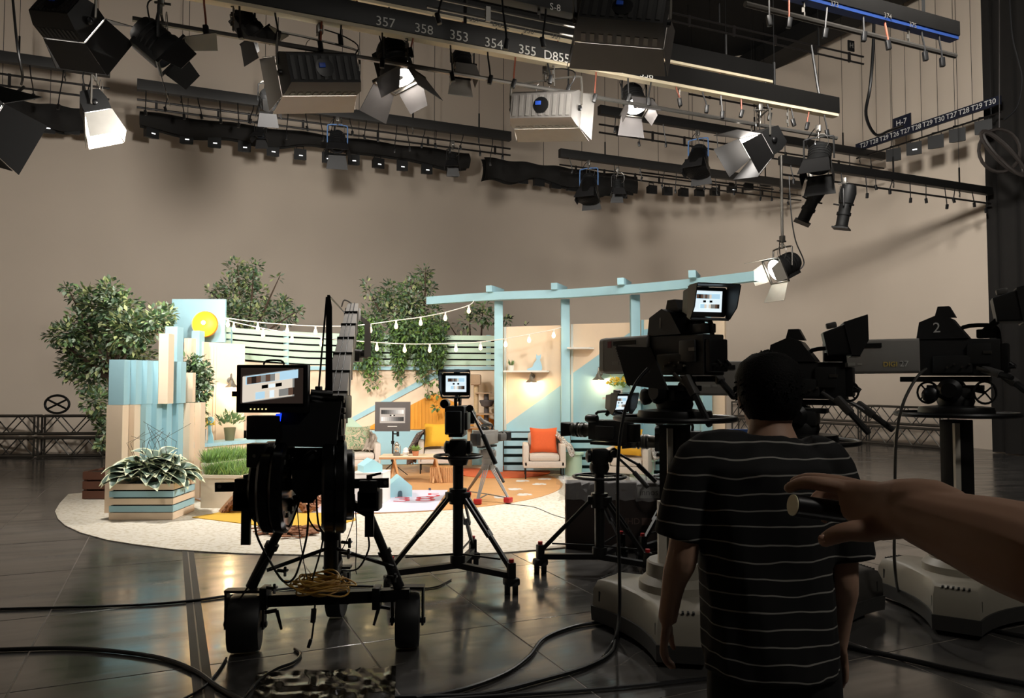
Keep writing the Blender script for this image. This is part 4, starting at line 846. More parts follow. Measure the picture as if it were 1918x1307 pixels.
# grass beds behind it
STONE = pm('cream_stone', '#ddd0ba', .7, var=.05)
def bed(label, poly, z, glabel):
    t = thing('low_planter', label, 'planter', V((poly[0][0], poly[0][1], ZC)), local=False); m = M(); m.prism([V((x, y, ZC)) for x, y in poly], (0, 0, 0), (0, 0, z-ZC-.02)); m.build('box', STONE, t)
    m = M(); k = len(poly)
    for i in range(k): a, b = V((*poly[i], z-.01)), V((*poly[(i+1) % k], z-.01)); m.bar(a, b, .03, .04)
    m.build('rim', STONE, t)
    g = thing('grass_clump', glabel, 'grass', V((poly[0][0], poly[0][1], z)), local=False); rnd = random.Random(len(label)); m = M(); xs = [p[0] for p in poly]; ys = [p[1] for p in poly]; cx, cy = sum(xs)/k, sum(ys)/k
    for i in range(1900):
        j = rnd.randrange(k); a, b = V(poly[j]), V(poly[(j+1) % k]); s, q = math.sqrt(rnd.random())*.92, rnd.random(); p = V((cx, cy)).lerp(a.lerp(b, q), s)
        m.cur = rnd.randrange(3); h_ = rnd.uniform(.10, .24); d = V((rnd.uniform(-.7, .7), rnd.uniform(-.7, .7), 1)); leaf(m, V((p.x, p.y, z-.02)), d, h_, .006, rnd)
    tag(m.build('blades', [LEAF, LEAFL, pm('grass_green', '#7ba050', .6, var=.25, scale=5)], g, sharp=3), kind='stuff')
a = [fl(376, 946), fl(402, 948), fl(402, 925)]
bed('cream stone planter between the hosta box and the monitor rig', [(-4.02, 10.02), (-3.93, 10.05), (-3.62, 10.9), (-4.0, 11.1), (-4.22, 10.8)], .55, 'wispy green grass below the ledge behind the hosta planter')
bed('lower cream stone planter in front, left of the bark ramp', [(-3.98, 9.9), (-3.45, 9.85), (-3.30, 10.55), (-3.60, 10.78), (-3.9, 9.98)], .42, 'low tuft of green grass in the front stone planter')
# pots on the ledge
zl2 = zl+.05
p = at(372, 830, 11.45); pot_plant('potted_flowers', 'yellow flowers in a white metal pot on the aqua ledge', V((p.x, 11.55, zl2)), .08, .2, POTW, LEAFL, .02, .22, 40, 1.0, flower=YEL, nf=90, fs=.022, taper=.9)
p = at(428, 822, 11.95); pot_plant('potted_plant', 'leafy plant with pale flowers in an olive pot on the ledge', V((p.x, 12.0, zl2)), .09, .2, pm('olive_pot', '#6e6a4a', .7, var=.1), LEAF, .022, .3, 110, 1.0, flower=pm('pale_flower', '#dfe0b8', .6), nf=26, fs=.016, taper=.72)
def bird(label, p, s, fx):
    t = thing('bird_cutout', label, 'ornament', p); pr = [(-.02, 0), (.06, 0), (.05, .1), (.02, .2), (.015, .28), (.05, .31), (.06, .35), (.03, .39), (-.01, .39), (-.035, .36), (-.03, .31), (-.02, .2)]
    m = M(); m.prism([V((x*s*fx, 0, z*s)) for x, z in pr], (0, 0, 0), (0, .02, 0)); m.build('silhouette', BLUEH, t)
bird('taller blue long necked bird cut-out beside the yellow flowers', V((at(392, 830, 11.5).x, 11.5, zl2)), 1.0, 1); bird('small blue bird cut-out left of the yellow flowers', V((at(354, 835, 11.3).x, 11.35, zl2)), .62, 1)
# ---------------------------------------------------------------- furniture on the set
FAB = pm('oatmeal_fabric', '#cfc4b8', .9, var=.08, scale=40, bump=.15, bscale=200)
def armchair(label, p, rz):
    t = thing('armchair', label, 'armchair', V((p.x, p.y, ZC+(.012 if 'orange' in label else 0))), (0, 0, rz), 'oatmeal armchairs')
    m = M(); m.box((0, 0, .235), (.70, .68, .11), None, .02); m.build('seat_base', FAB, t)
    m = M(); m.box((0, -.05, .345), (.50, .58, .11), None, .045); m.build('seat_cushion', FAB, t)
    m = M(); m.box((0, .27, .50), (.52, .14, .46), (-.12, 0, 0), .05); m.build('backrest', FAB, t)
    for s in (-1, 1): m = M(); m.box((s*.305, -.01, .375), (.10, .66, .38), None, .035); m.build('armrest', FAB, t)
    for sx in (-.31, .31):
        for sy in (-.30, .28): m = M(); m.cyl((sx, sy, 0), (sx, sy, .185), .012, n=8); m.build('leg', BLK, t)
    return t
def pillow(label, p, w, h, mat, rx=-.25, rz=0, th=.13, group=None):
    m = M(Matrix.Translation(p) @ Matrix.Rotation(rz, 4, 'Z') @ Matrix.Rotation(rx, 4, 'X')); n = 10
    def f(sg):
        def g(s, t):
            x, z = s*2-1, t*2-1; k = ((1-x**4)*(1-z**4))**.5; q = 1-.08*(1-abs(x))*abs(z)**2-.0; return V((x*w/2*(1-.10*(1-z*z)), sg*th/2*k, z*h/2*(1-.10*(1-x*x))))
        return g
    m.grid(f(1), n, n); m.grid(f(-1), n, n); return one('cushion', m, mat, label, 'cushion', group)
def throw(label, pts, wdt, mat, seed=0):                        # cloth draped along a path
    rnd = random.Random(seed); P = smooth_path(pts, 5); m = M(); n = len(P)-1
    def f(s, t): p = P[min(n, int(round(t*n)))]; x = s-.5; return p+V((x*wdt[0]+.015*math.sin(s*17+t*5), x*wdt[1], .018*math.sin(s*23+seed)+.012*math.sin(t*19+s*8)))
    m.grid(f, 16, n); o = one('throw_blanket', m, mat, label, 'blanket'); so = o.modifiers.new('s', 'SOLIDIFY'); so.thickness = .012; return o
ORG_C = pm('orange_cloth', '#e0602c', .8, var=.06, scale=20, bump=.2, bscale=30); YEL_C = pm('yellow_cloth', '#eab02f', .8, var=.06, scale=20, bump=.2, bscale=30)
GPAT = patterned('leaf_print', ['#8aa07a', '#c9b79a', '#6f8a66', '#b8a890', '#9db08c'], 9); THR = patterned('woven_throw', ['#d8cfc4', '#8b7d74', '#e6e0d8', '#6d6468', '#b49c86'], 14); THR2 = patterned('dark_throw', ['#6a5a58', '#9a8a80', '#51454a', '#b3a18e'], 11)
pC = V((at(1018, 700, 13.05).x, 13.05, 0)); armchair('oatmeal armchair with the orange cushion', pC, .0); pillow('square orange cushion on the middle right armchair', pC+V((.0, .06, .63)), .47, .44, ORG_C)
throw('striped woven throw over the right arm of the orange cushion armchair', [pC+V((.18, .33, .74)), pC+V((.27, .2, .70)), pC+V((.36, .05, .605)), pC+V((.45, -.02, .5)), pC+V((.50, -.05, .38))], (.10, .34), THR, 2)
pB = V((at(822, 700, 13.9).x, 13.85, 0)); armchair('oatmeal armchair with a yellow cushion behind the table', pB, .10); pillow('yellow cushion on the armchair behind the coffee table', pB+V((-.02, .06, .66)), .48, .44, YEL_C, rz=.1)
throw('dark patterned throw over the left arm of the armchair behind the table', [pB+V((-.2, .33, .76)), pB+V((-.31, .2, .70)), pB+V((-.41, .08, .58)), pB+V((-.47, .02, .4)), pB+V((-.48, 0, .16))], (.10, .36), THR2, 3)
pA = V((at(672, 700, 13.4).x, 13.4, 0)); armchair('oatmeal armchair with a leaf print cushion at the left', pA, .28); pillow('green leaf print cushion on the left armchair', pA+V((-.02, .02, .64)), .46, .44, GPAT, rz=.28)
throw('beige knitted throw over the right arm of the left armchair', [pA+V((.1, .3, .72)), pA+V((.18, .2, .66)), pA+V((.22, .05, .60)), pA+V((.20, -.15, .45))], (.16, .1), pm('knit', '#a89a8c', .95, var=.2, scale=60), 4)
pD = V((at(1180, 700, 12.3).x, 12.35, 0)); armchair('oatmeal armchair with a yellow cushion at the right end', pD, -.35); pillow('yellow cushion on the right end armchair', pD+V((-.03, .02, .65)), .46, .44, YEL_C, rz=-.35)
throw('striped throw over the right arm of the right end armchair', [pD+V((.1, .3, .73)), pD+V((.25, .15, .69)), pD+V((.36, -.02, .6)), pD+V((.42, -.1, .4))], (.12, .32), THR, 5)
# coffee table
pT = V((at(774, 700, 12.35).x, 12.45, ZC+.007)); tb_ = thing('coffee_table', 'low roll top wooden coffee table with crossed legs', 'table', pT); BAM = pm('pale_wood', '#c99a6a', .6, var=.15, scale=8)
for k in range(9): m = M(); m.box((0, -.2+k*.05, .415), (1.04, .044, .022), None, .004); m.build('slat', pm('cream_wood', '#e6cfae', .6, var=.08), tb_)
m = M(); m.cyl((-.52, -.2, .39), (.52, -.2, .39), .016); m.cyl((-.52, .2, .39), (.52, .2, .39), .016); m.build('rail', BAM, tb_)
for sx in (-.30, .36):
    for q in (-1, 1): m = M(); m.bar((sx+q*.02, -q*.21, .392), (sx+q*.02, q*.23, .0), .03, .03); m.bar((sx-.09*0+q*.02, -q*.21, .392), (sx+q*.11, -q*.18, .01), .028, .028); m.build('crossed_leg', BAM, tb_)
TT = ZC+.007+.427
p = V((at(744, 850, 12.35).x, 12.3, TT)); t = thing('lantern', 'small brass hurricane lantern on the coffee table', 'lantern', p)
m = M(); m.lathe([(.055, 0), (.06, .03), (.035, .06), (.04, .065)], n=14); m.build('tank', BRASS, t)
m = M(); m.lathe([(.035, .065), (.048, .10), (.04, .15), (.03, .16)], n=14); m.build('globe', pm('clear_glass', '#f2f2ee', .05, trans=.9, var=0), t)
m = M(); m.lathe([(.035, .16), (.04, .175), (.022, .2), (.022, .22)], n=14); m.tube(smooth_path([(-.06, 0, .04), (-.062, 0, .12), (-.05, 0, .17), (0, 0, .21)], 3), .005); m.tube(smooth_path([(.06, 0, .04), (.062, 0, .12), (.05, 0, .17), (0, 0, .21)], 3), .005); m.build('cap', BRASS, t)
p = V((at(761, 850, 12.35).x, 12.3, TT)); t = thing('candle_jar', 'white round jar with a lid on the coffee table', 'jar', p); m = M(); m.lathe([(.05, 0), (.05, .012), (.03, .015), (.045, .03), (.055, .06), (.04, .09)], n=14); m.build('body', WHT, t); m = M(); m.lathe([(.042, .09), (.045, .1), (.03, .12), (.01, .135)], n=14); m.build('lid', WHT, t)
p = V((at(779, 850, 12.35).x, 12.3, TT)); pot_plant('potted_plant', 'bushy little plant in a terracotta pot on the coffee table', p, .055, .08, TERRA, LEAFL, .014, .1, 70, 1.1, blade=1)
# grey scale chart on a stand
pS = V((at(736, 700, 13.1).x, 13.1, ZC+.007)); cs = thing('test_chart', 'grey scale test chart board on a black light stand', 'test chart', pS)
m = M(); m.cyl((0, .03, .06), (0, .03, 1.02), .016, n=8); m.cyl((0, .03, .55), (0, .03, .6), .028, n=8); m.cyl((0, .03, .25), (0, .03, .29), .03, n=8); m.build('pole', BLK, cs)
for k in range(3): a = k*2*PI/3+.5; m = M(); m.bar((0, .03, .22), (.27*math.cos(a), .03+.27*math.sin(a), .01), .018, .012); m.build('leg', BLK, cs)
m = M(); m.cyl((0, .03, .72), (.09, .0, .72), .012, n=6); m.cyl((.09, 0, .68), (.09, 0, .76), .022, n=8); m.build('knob', BLK, cs)
zc_ = at(736, 780, 13.1).z-pS.z
m = M(); m.box((0, 0, zc_), (.60, .03, .50), (-.04, 0, 0), .006); m.build('board', pm('chart_board', '#55504e', .75, var=.05), cs)
m = M(); m.box((0, -.018, zc_+.02), (.43, .006, .26), (-.04, 0, 0)); m.build('card', pm('chart_card', '#a5a09c', .7, var=.02), cs)
for r_ in (0, 1):
    for k in range(11):
        v = (k+.5)/11; v = v if r_ == 0 else 1-v; g = (.02+.75*v*v,)*3
        m = M(); m.box((-.175+k*.035, -.0225, zc_+.02+(.06 if r_ == 0 else -.06)), (.035, .003, .07), (-.04, 0, 0)); m.build('grey_patch', pm(f'grey_step_{int(v*100)}', g, .7, var=0), cs)
for (x, mt) in ((-.03, MATT), (0, WHITEP), (.03, MATT)): m = M(); m.box((x, -.0225, zc_+.02), (.03, .003, .022), (-.04, 0, 0)); m.build('centre_patch', mt, cs)
m = M(); m.box((0, -.02, zc_-.165), (.16, .012, .01)); m.build('clip', WHITEP, cs)
# cat tree
pK = V((at(897, 700, 14.35).x, 14.4, ZC+.003)); ck = thing('cat_tree', 'beige and grey cat tree at the right end of the curved wall', 'cat tree', pK); PLU = pm('beige_plush', '#b59a7e', .95, var=.1, scale=40); GPL = pm('grey_plush', '#5a5352', .95, var=.1, scale=40); SIS = pm('sisal', '#c9b08a', .9, var=.15, scale=60)
zz = lambda y: at(897, y, 14.4).z-pK.z
xx = lambda x: at(x, 750, 14.4).x-pK.x
for c_, d_ in (((0, 0, .02), (.6, .36, .04)), ((.02, 0, zz(800)), (.56, .34, .03)), ((.02, 0, zz(775)), (.58, .32, .03)), ((.08, 0, zz(736)), (.3, .3, .025))): m = M(); m.box(c_, d_, None, .008); m.build('platform', PLU, ck)
for (x, y0, y1, mt) in ((xx(892), 800, 720, SIS), (xx(911), 800, 738, GPL), (xx(880), 873, 800, SIS), (xx(915), 873, 800, SIS)): m = M(); m.cyl((x, 0, max(.03, zz(y0))), (x, 0, zz(y1)), .045, n=10); m.build('scratching_post', mt, ck)
m = M(); m.box((xx(888), 0, zz(711)), (.26, .28, .2), None, .04); m.build('bed', PLU, ck)
m = M(); m.lathe([(.02, -.14), (.10, -.11), (.14, -.02), (.13, 0), (.09, -.02)], (xx(912), -.06, zz(749)), n=16); m.build('hammock', GPL, ck)
m = M(); m.tube([(xx(899)+.03*math.cos(k), -.1, zz(790)+.05*math.sin(k*.7)) for k in range(8)], .01, 5); m.build('toy', WHT, ck)
# little blue houses and boxes
def house(label, p, w, h, d, mat, rz=0, door=1):
    t = thing('toy_house', label, 'toy house', p, (0, 0, rz)); prof = [(-w/2, 0), (w/2, 0), (w/2, h*.5), (0, h), (-w/2, h*.5)]
    m = M()
    if door:
        dw, dh = w*.10, h*.32; dr = [(dw, 0), (dw, dh*.6)]+[(dw*math.cos(a), dh*.6+dh*.4*math.sin(a)) for a in (PI/4, PI/2, 3*PI/4)]+[(-dw, dh*.6), (-dw, 0)]
        front = [(-w/2, 0)]+dr[::-1]+[(w/2, 0), (w/2, h*.5), (0, h), (-w/2, h*.5)]
        m.prism([V((x, -d/2, z)) for x, z in front], (0, 0, 0), (0, .07, 0)); m.prism([V((x, -d/2+.07, z)) for x, z in prof], (0, 0, 0), (0, d-.07, 0))
    else: m.prism([V((x, -d/2, z)) for x, z in prof], (0, 0, 0), (0, d, 0))
    m.build('body', mat, t); return t
p = fl(743, 934); house('light blue toy house with an arched door on the lilac mat', V((p.x, p.y+.15, ZC+.012)), .34, .29, .3, BLUEH, .3)
p = fl(690, 946); wb = thing('white_box', 'white box standing behind the right counterweights', 'box', V((p.x, p.y+.2, ZC+.0)), (0, 0, -.1)); m = M(); m.box((0, 0, .2), (.42, .40, .4), None, .005); m.build('box', WHT, wb); m = M(); m.box((0, 0, .405), (.43, .41, .012)); m.build('lid', WHT, wb)
house('plain light blue block house on top of the white box', V((p.x-.02, p.y+.2, ZC+.412)), .26, .17, .26, BLUEH, .5, 0)
p = fl(1222, 893); house('white block house in front of the right end armchair', V((p.x-.10, p.y+.1, ZC)), .26, .24, .24, WHT, .6, 0); house('pale mint block house beside the white one', V((p.x+.22, p.y+.2, ZC)), .24, .22, .24, MINT, -.4, 0)
def drum(label, p, r, h):
    t = thing('side_table', label, 'side table', p); m = M(); m.lathe([(r*.8, 0), (r*.8, h-.04)], n=24); m.build('drum_base', MINT, t); m = M(); m.lathe([(r*.82, h-.04), (r, h-.03), (r, h), (r*.96, h+.003)], n=24); m.build('top', MINT, t)
p = fl(1073, 890); drum('pale mint drum side table right of the orange cushion armchair', V((p.x, p.y-.12, ZC)), .185, .40)
p = fl(1208, 905); drum('pale mint drum side table beside the right end armchair', V((p.x-.05, p.y+.0, ZC)), .24, .38)
p = fl(829, 905); bx = thing('ribbed_box', 'ribbed wooden box at the right end of the coffee table', 'box', V((p.x, p.y+.1, ZC+.007))); m = M(); m.box((0, 0, .12), (.4, .3, .24)); m.build('box', wood, bx)
for k in range(14): m = M(); m.box((-.182+k*.028, -.155, .12), (.018, .012, .236)); m.build('rib', BAM, bx)
# bark covered A-frame ramp
AF = thing('bark_ramp', 'A-frame ramp with a pinkish board and bark chip cladding on the mustard mat', 'ramp', V((-3.02, 9.9, ZC+.009))); BK2 = pm('bark_chip', '#8a5c40', .85, var=.45, scale=16); PNK = pm('pink_board', '#d8b49c', .7, var=.06)
for sg in (-1, 1):
    m = M(); m.bar((sg*.55, 0, .012), (sg*.012, 0, .62), .9, .03, (1, 0, 0)) if 0 else m.prism([V((sg*.55, -.4, 0)), V((sg*.0, -.4, .62)), V((sg*.0, .4, .62)), V((sg*.55, .4, 0))], (0, 0, 0), (sg*.03, 0, .02)); m.build('slope_board', PNK, AF)
    m = M(); rnd = random.Random(sg+5)
    for i in range(190):
        s = rnd.random(); m.box((sg*(.545*(1-s))-sg*.02, rnd.uniform(-.41, -.37), .62*s-.02), (rnd.uniform(.03, .08), .03, rnd.uniform(.02, .05)), (rnd.random()*3, rnd.random()*3, rnd.random()*3))
    for i in range(260):
        s = rnd.random(); m.box((sg*(.55*(1-s)+.03), rnd.uniform(-.4, .4), .62*s+.03), (rnd.uniform(.04, .1), rnd.uniform(.04, .1), .015), (rnd.uniform(-.3, .3), sg*.85, rnd.random()*3)) if sg > 0 else None
    tag(m.build('bark_chips', BK2, AF), kind='stuff')
bm_ = thing('bark_heap', 'scatter of brown bark pieces on the carpet in front of the ramp', 'bark', fl(545, 994, ZC+.002), local=False); m = M(); rnd = random.Random(8)
for i in range(120):
    p = fl(rnd.gauss(545, 30), rnd.gauss(993, 5), ZC+.012+rnd.random()*.02); m.box(p, (rnd.uniform(.05, .12), rnd.uniform(.04, .09), .012), (rnd.uniform(-.2, .2), rnd.uniform(-.2, .2), rnd.random()*3))
tag(m.build('bark_pieces', BK2, bm_), kind='stuff')
# ---------------------------------------------------------------- studio cameras
SCR = [pm('screen_white', '#dfe8ea', .4, emit=.9, ecol='#dcebf2', var=0), pm('screen_blue', '#9fc4d8', .4, emit=.8, ecol='#b8dcf0', var=0), pm('screen_black', '#050505', .4, var=0), pm('screen_brown', '#6a5348', .4, emit=.35, ecol='#8a6a58', var=0),
       pm('screen_grey', '#8a8a88', .4, emit=.5, ecol='#a0a09c', var=0), pm('screen_dark', '#3a322e', .4, emit=.15, ecol='#5a4a42', var=0), pm('screen_cream', '#d6cfc0', .4, emit=.75, ecol='#e8dccb', var=0)]
def screen(parent, T, w, h, tilt=0, rows=1, pw=0, name='screen'):     # picture in the local XZ plane, looking along -Y of T
    m = M(T @ Matrix.Rotation(0, 4, 'Y'))
    def q(x0, x1, z0, z1, mi, y, sk=0):
        m.cur = mi; P = [(x0, z0+sk*x0), (x1, z0+sk*x1), (x1, z1+sk*x1), (x0, z1+sk*x0)]; m.add([(a*w, y, b*h) for a, b in P], [(0, 1, 2, 3)])
    q(-.5, .5, -.5, .5, 5 if tilt else 0, 0)
    if tilt:
        q(-.46, .36, -.50+.12, .5-.12, 4, -.001, .24)
        q(-.47, .33, -.36, .36, 6, -.0012, .24)
    q(-.42, .42, .12, .36, 1, -.0015, tilt); n = 9
    for k in range(n):
        q(-.40+k*.075, -.40+(k+1)*.075, .13, .33, (3, 5, 3, 4, 3, 4, 6, 1, 1)[k], -.002, tilt)
        q(-.26+k*.075, -.26+(k+1)*.075, -.33, -.13, (1, 1, 6, 0, 6, 4, 4, 3, 5)[k], -.002, tilt)
    q(-.16, -.06, -.05, .05, 2, -.002, tilt); q(-.05, .05, -.05, .05, 0, -.002, tilt); q(.06, .16, -.05, .05, 2, -.002, tilt)
    return m.build(name, SCR, parent)
I4 = Matrix.Identity(4)
def rbox(m, y0, y1, w0, h0, w1, h1, z0=0, z1=0, x0=0, x1=0, r=.2, n=3):     # box lofted along Y with rounded corners
    def sec(y, w, h, z, x):
        P = []
        for (sx, sz, a0) in ((1, 1, 0), (-1, 1, PI/2), (-1, -1, PI), (1, -1, 1.5*PI)):
            rr = min(w, h)*r*.5
            for k in range(n+1):
                a = a0+PI/2*k/n; P.append(V((x+sx*(w/2-rr)+rr*math.cos(a), y, z+sz*(h/2-rr)+rr*math.sin(a))))
        return P
    m.loft([sec(y0, w0, h0, z0, x0), sec(y1, w1, h1, z1, x1)])
LENSB = pm('lens_housing', '#9a9690', .5, .0, .06, 10); BODY = pm('camera_body', '#232323', .45, 0, .15, 14); GOLD = pm('gold_lettering', '#f0d060', .5, 0, .05); DGL = pm('coated_glass', '#0c1018', .06, spec=.9, var=0)
def viewfinder(t, p, s, tiltx, hood=1, wx=.30, yaw=0, rx=0):
    T = Matrix.Translation(p) @ Matrix.Rotation(yaw, 4, 'Z') @ Matrix.Rotation(tiltx, 4, 'X') @ Matrix.Scale(s, 4)
    m = M(T); rbox(m, -.02, .12, wx, .21, wx*.8, .16, r=.15); vf = m.build('viewfinder', BODY, t)
    m = M(T); hw, hh = wx/2, .11
    def pl(P, th): m.prism([V(q) for q in P], (0, 0, 0), th)
    pl([(-hw, -.02, hh), (hw, -.02, hh), (hw*1.1, -.17, hh*1.15), (-hw*1.1, -.17, hh*1.15)], (0, 0, .008))
    pl([(-hw, -.02, -hh), (hw, -.02, -hh), (hw*1.0, -.07, -hh*1.1), (-hw*1.0, -.07, -hh*1.1)], (0, 0, -.008))
    for k in (-1, 1): pl([(k*hw, -.02, hh), (k*hw, -.02, -hh), (k*hw*1.0, -.07, -hh*1.1), (k*hw*1.08, -.14, -hh*.3), (k*hw*1.1, -.17, hh*1.15)], (k*.008, 0, 0))
    m.build('sun_hood', BODY, vf); screen(vf, T @ Matrix.Translation((0, -.024, .005)), wx*.76, .15)
    m = M(T); m.box((0, .05, .12), (.06, .07, .04), None, .012); m.build('tally_lamp', GREY, vf)
    return vf
def studio_camera(label, loc, d, num=None, tilt=0.0, vft=.15, vfz=0, vfp=(.03, -.36, .50), vfs=1.0, big=None, lens_mat=LENSB, letters=True, ls=1.0):
    yaw = math.atan2(-d[0], d[1]); t = thing('studio_camera', label, 'camera', loc, Matrix.Rotation(yaw, 4, 'Z') @ Matrix.Rotation(tilt, 4, 'X'), 'big studio cameras on pedestals')
    za = .185
    m = M(); LE = .14+.6*ls; rbox(m, .14, LE, .25, .245, .255, .25, za, za, r=.16); rbox(m, LE, LE+.05, .258, .255, .25, .245, za, za, r=.22); lh = m.build('lens_housing', lens_mat, t)
    m = M(); rbox(m, LE+.052, LE+.057, .21, .19, .2, .18, za, za, r=.2); m.build('front_glass', DGL, lh)
    m = M(); m.box((-.1285, LE-.24, za+.08), (.006, .24, .03)); m.build('slot', MATT, lh)
    m = M(); m.box((-.1285, LE-.075, za+.075), (.004, .04, .045)); m.build('red_badge', pm('maroon_badge', '#8a2034', .5), lh)
    m = M(); m.box((-.1285, LE-.14, za-.055), (.003, .075, .022)); m.box((-.1285, LE-.21, za-.055), (.003, .03, .014)); m.build('label_plate', pm('pale_label', '#a9a7a0', .5), lh)
    if letters:
        TL = lambda y, z: m4((-.1305, y, z), (0, -1, 0), (0, 0, 1))
        text('DIGI', .048, GOLD, lh, TL(.325, za-.06)); text('27', .058, WHITEP, lh, TL(.235, za-.058))
    m = M(); rbox(m, -.34, .14, .17, .25, .19, .26, .165, .175, r=.12); m.box((-.095, -.06, .12), (.03, .24, .12), None, .01); m.box((-.10, -.22, .19), (.02, .14, .14), None, .01); m.box((.095, -.1, .15), (.03, .3, .16), None, .01); bd = m.build('body', BODY, t)
    m = M(); m.prism([V((-.10, .16, .30)), V((-.10, .14, .42)), V((-.10, .02, .47)), V((-.10, -.06, .44)), V((-.10, -.16, .30))], (0, 0, 0), (.2, 0, 0)); m.prism([V((-.04, .05, .46)), V((-.04, .03, .53)), V((-.04, -.04, .53)), V((-.04, -.08, .45))], (0, 0, 0), (.08, 0, 0)); tp = m.build('top_hood', BODY, t)
    if num: text(num, .10, WHITEP, tp, m4((-.1015, .03, .375), (0, -1, 0), (0, 0, 1)))
    m = M(); m.tube(smooth_path([(0, -.1, .29), (0, -.12, .38), (0, -.3, .38), (0, -.33, .29)], 4), .015, 8); m.build('top_handle', BLKP, t)
    m = M(); m.box((0, -.26, .33), (.09, .12, .06), None, .01); m.bar((0, -.24, .34), (vfp[0], vfp[1]+.07, vfp[2]-.06), .05, .04); m.build('viewfinder_arm', BLKP, t)
    viewfinder(t, vfp, vfs, vft, yaw=vfz)
    m = M()
    for k in range(5): m.cyl((-.112, -.03-.045*k, .10+.02*(k % 2)), (-.125, -.03-.045*k, .10+.02*(k % 2)), .008, n=6)
    m.box((-.11, -.27, .20), (.012, .05, .02)); m.build('control_knob', ALU, t, stuff=1)
    m = M(); m.box((0, -.36, .16), (.15, .05, .2), None, .01)
    for k in range(4): m.cyl((-.05+k*.035, -.385, .10+.03*(k % 2)), (-.05+k*.035, -.42, .10), .012, n=8)
    m.build('connector_panel', BLKP, t)
    if big:
        m = M(); m.prism([V((-.21, .34, .24)), V((-.23, .20, -.02)), V((-.20, -.16, -.05)), V((-.18, .02, .22))], (0, 0, 0), (-.012, 0, 0)); b_ = m.build('script_board', MATT, t)
        m = M(); m.tube([(-.215-.012*math.cos(k*1.57), .345-.14*k/60*1.0, .24-.26*k/60+.012*math.sin(k*1.57)) for k in range(61)], .004, 4); m.build('ring_binding', BLKP, b_)
    m = M(); m.box((0, 0, .018), (.16, .55, .036), None, .006); m.build('wedge_plate', BLK, t)
    return t
# pedestal: skirted base, column, steering ring, pan head, bars
PEDG = pm('pedestal_grey', '#8d877a', .45, 0, .08, 6); BUMP = pm('pedestal_bumper', '#2e2d2b', .6)
def skirt(r, k, rot, lobes=(0, 2.094, 4.189)):
    P = []
    for i in range(3):
        a, b = lobes[i]+rot, lobes[(i+1) % 3]+rot
        if b < a: b += 2*PI
        for s in (-1, 1): P.append(V((r*math.cos(a)-s*-.13*k*-math.sin(a)*1, r*math.sin(a)+s*.13*k*math.cos(a)*1)) if 0 else V((r*math.cos(a)-s*.13*k*math.sin(a), r*math.sin(a)+s*.13*k*math.cos(a))))
        p0, p1 = P[-1], V((r*math.cos(b)+.13*k*math.sin(b), r*math.sin(b)-.13*k*math.cos(b))); mid = V((math.cos((a+b)/2), math.sin((a+b)/2)))*.235*k
        for q in range(1, 8):
            t = q/8; P.append((p0*(1-t)**2+mid*2*t*(1-t)+p1*t*t))
    return P
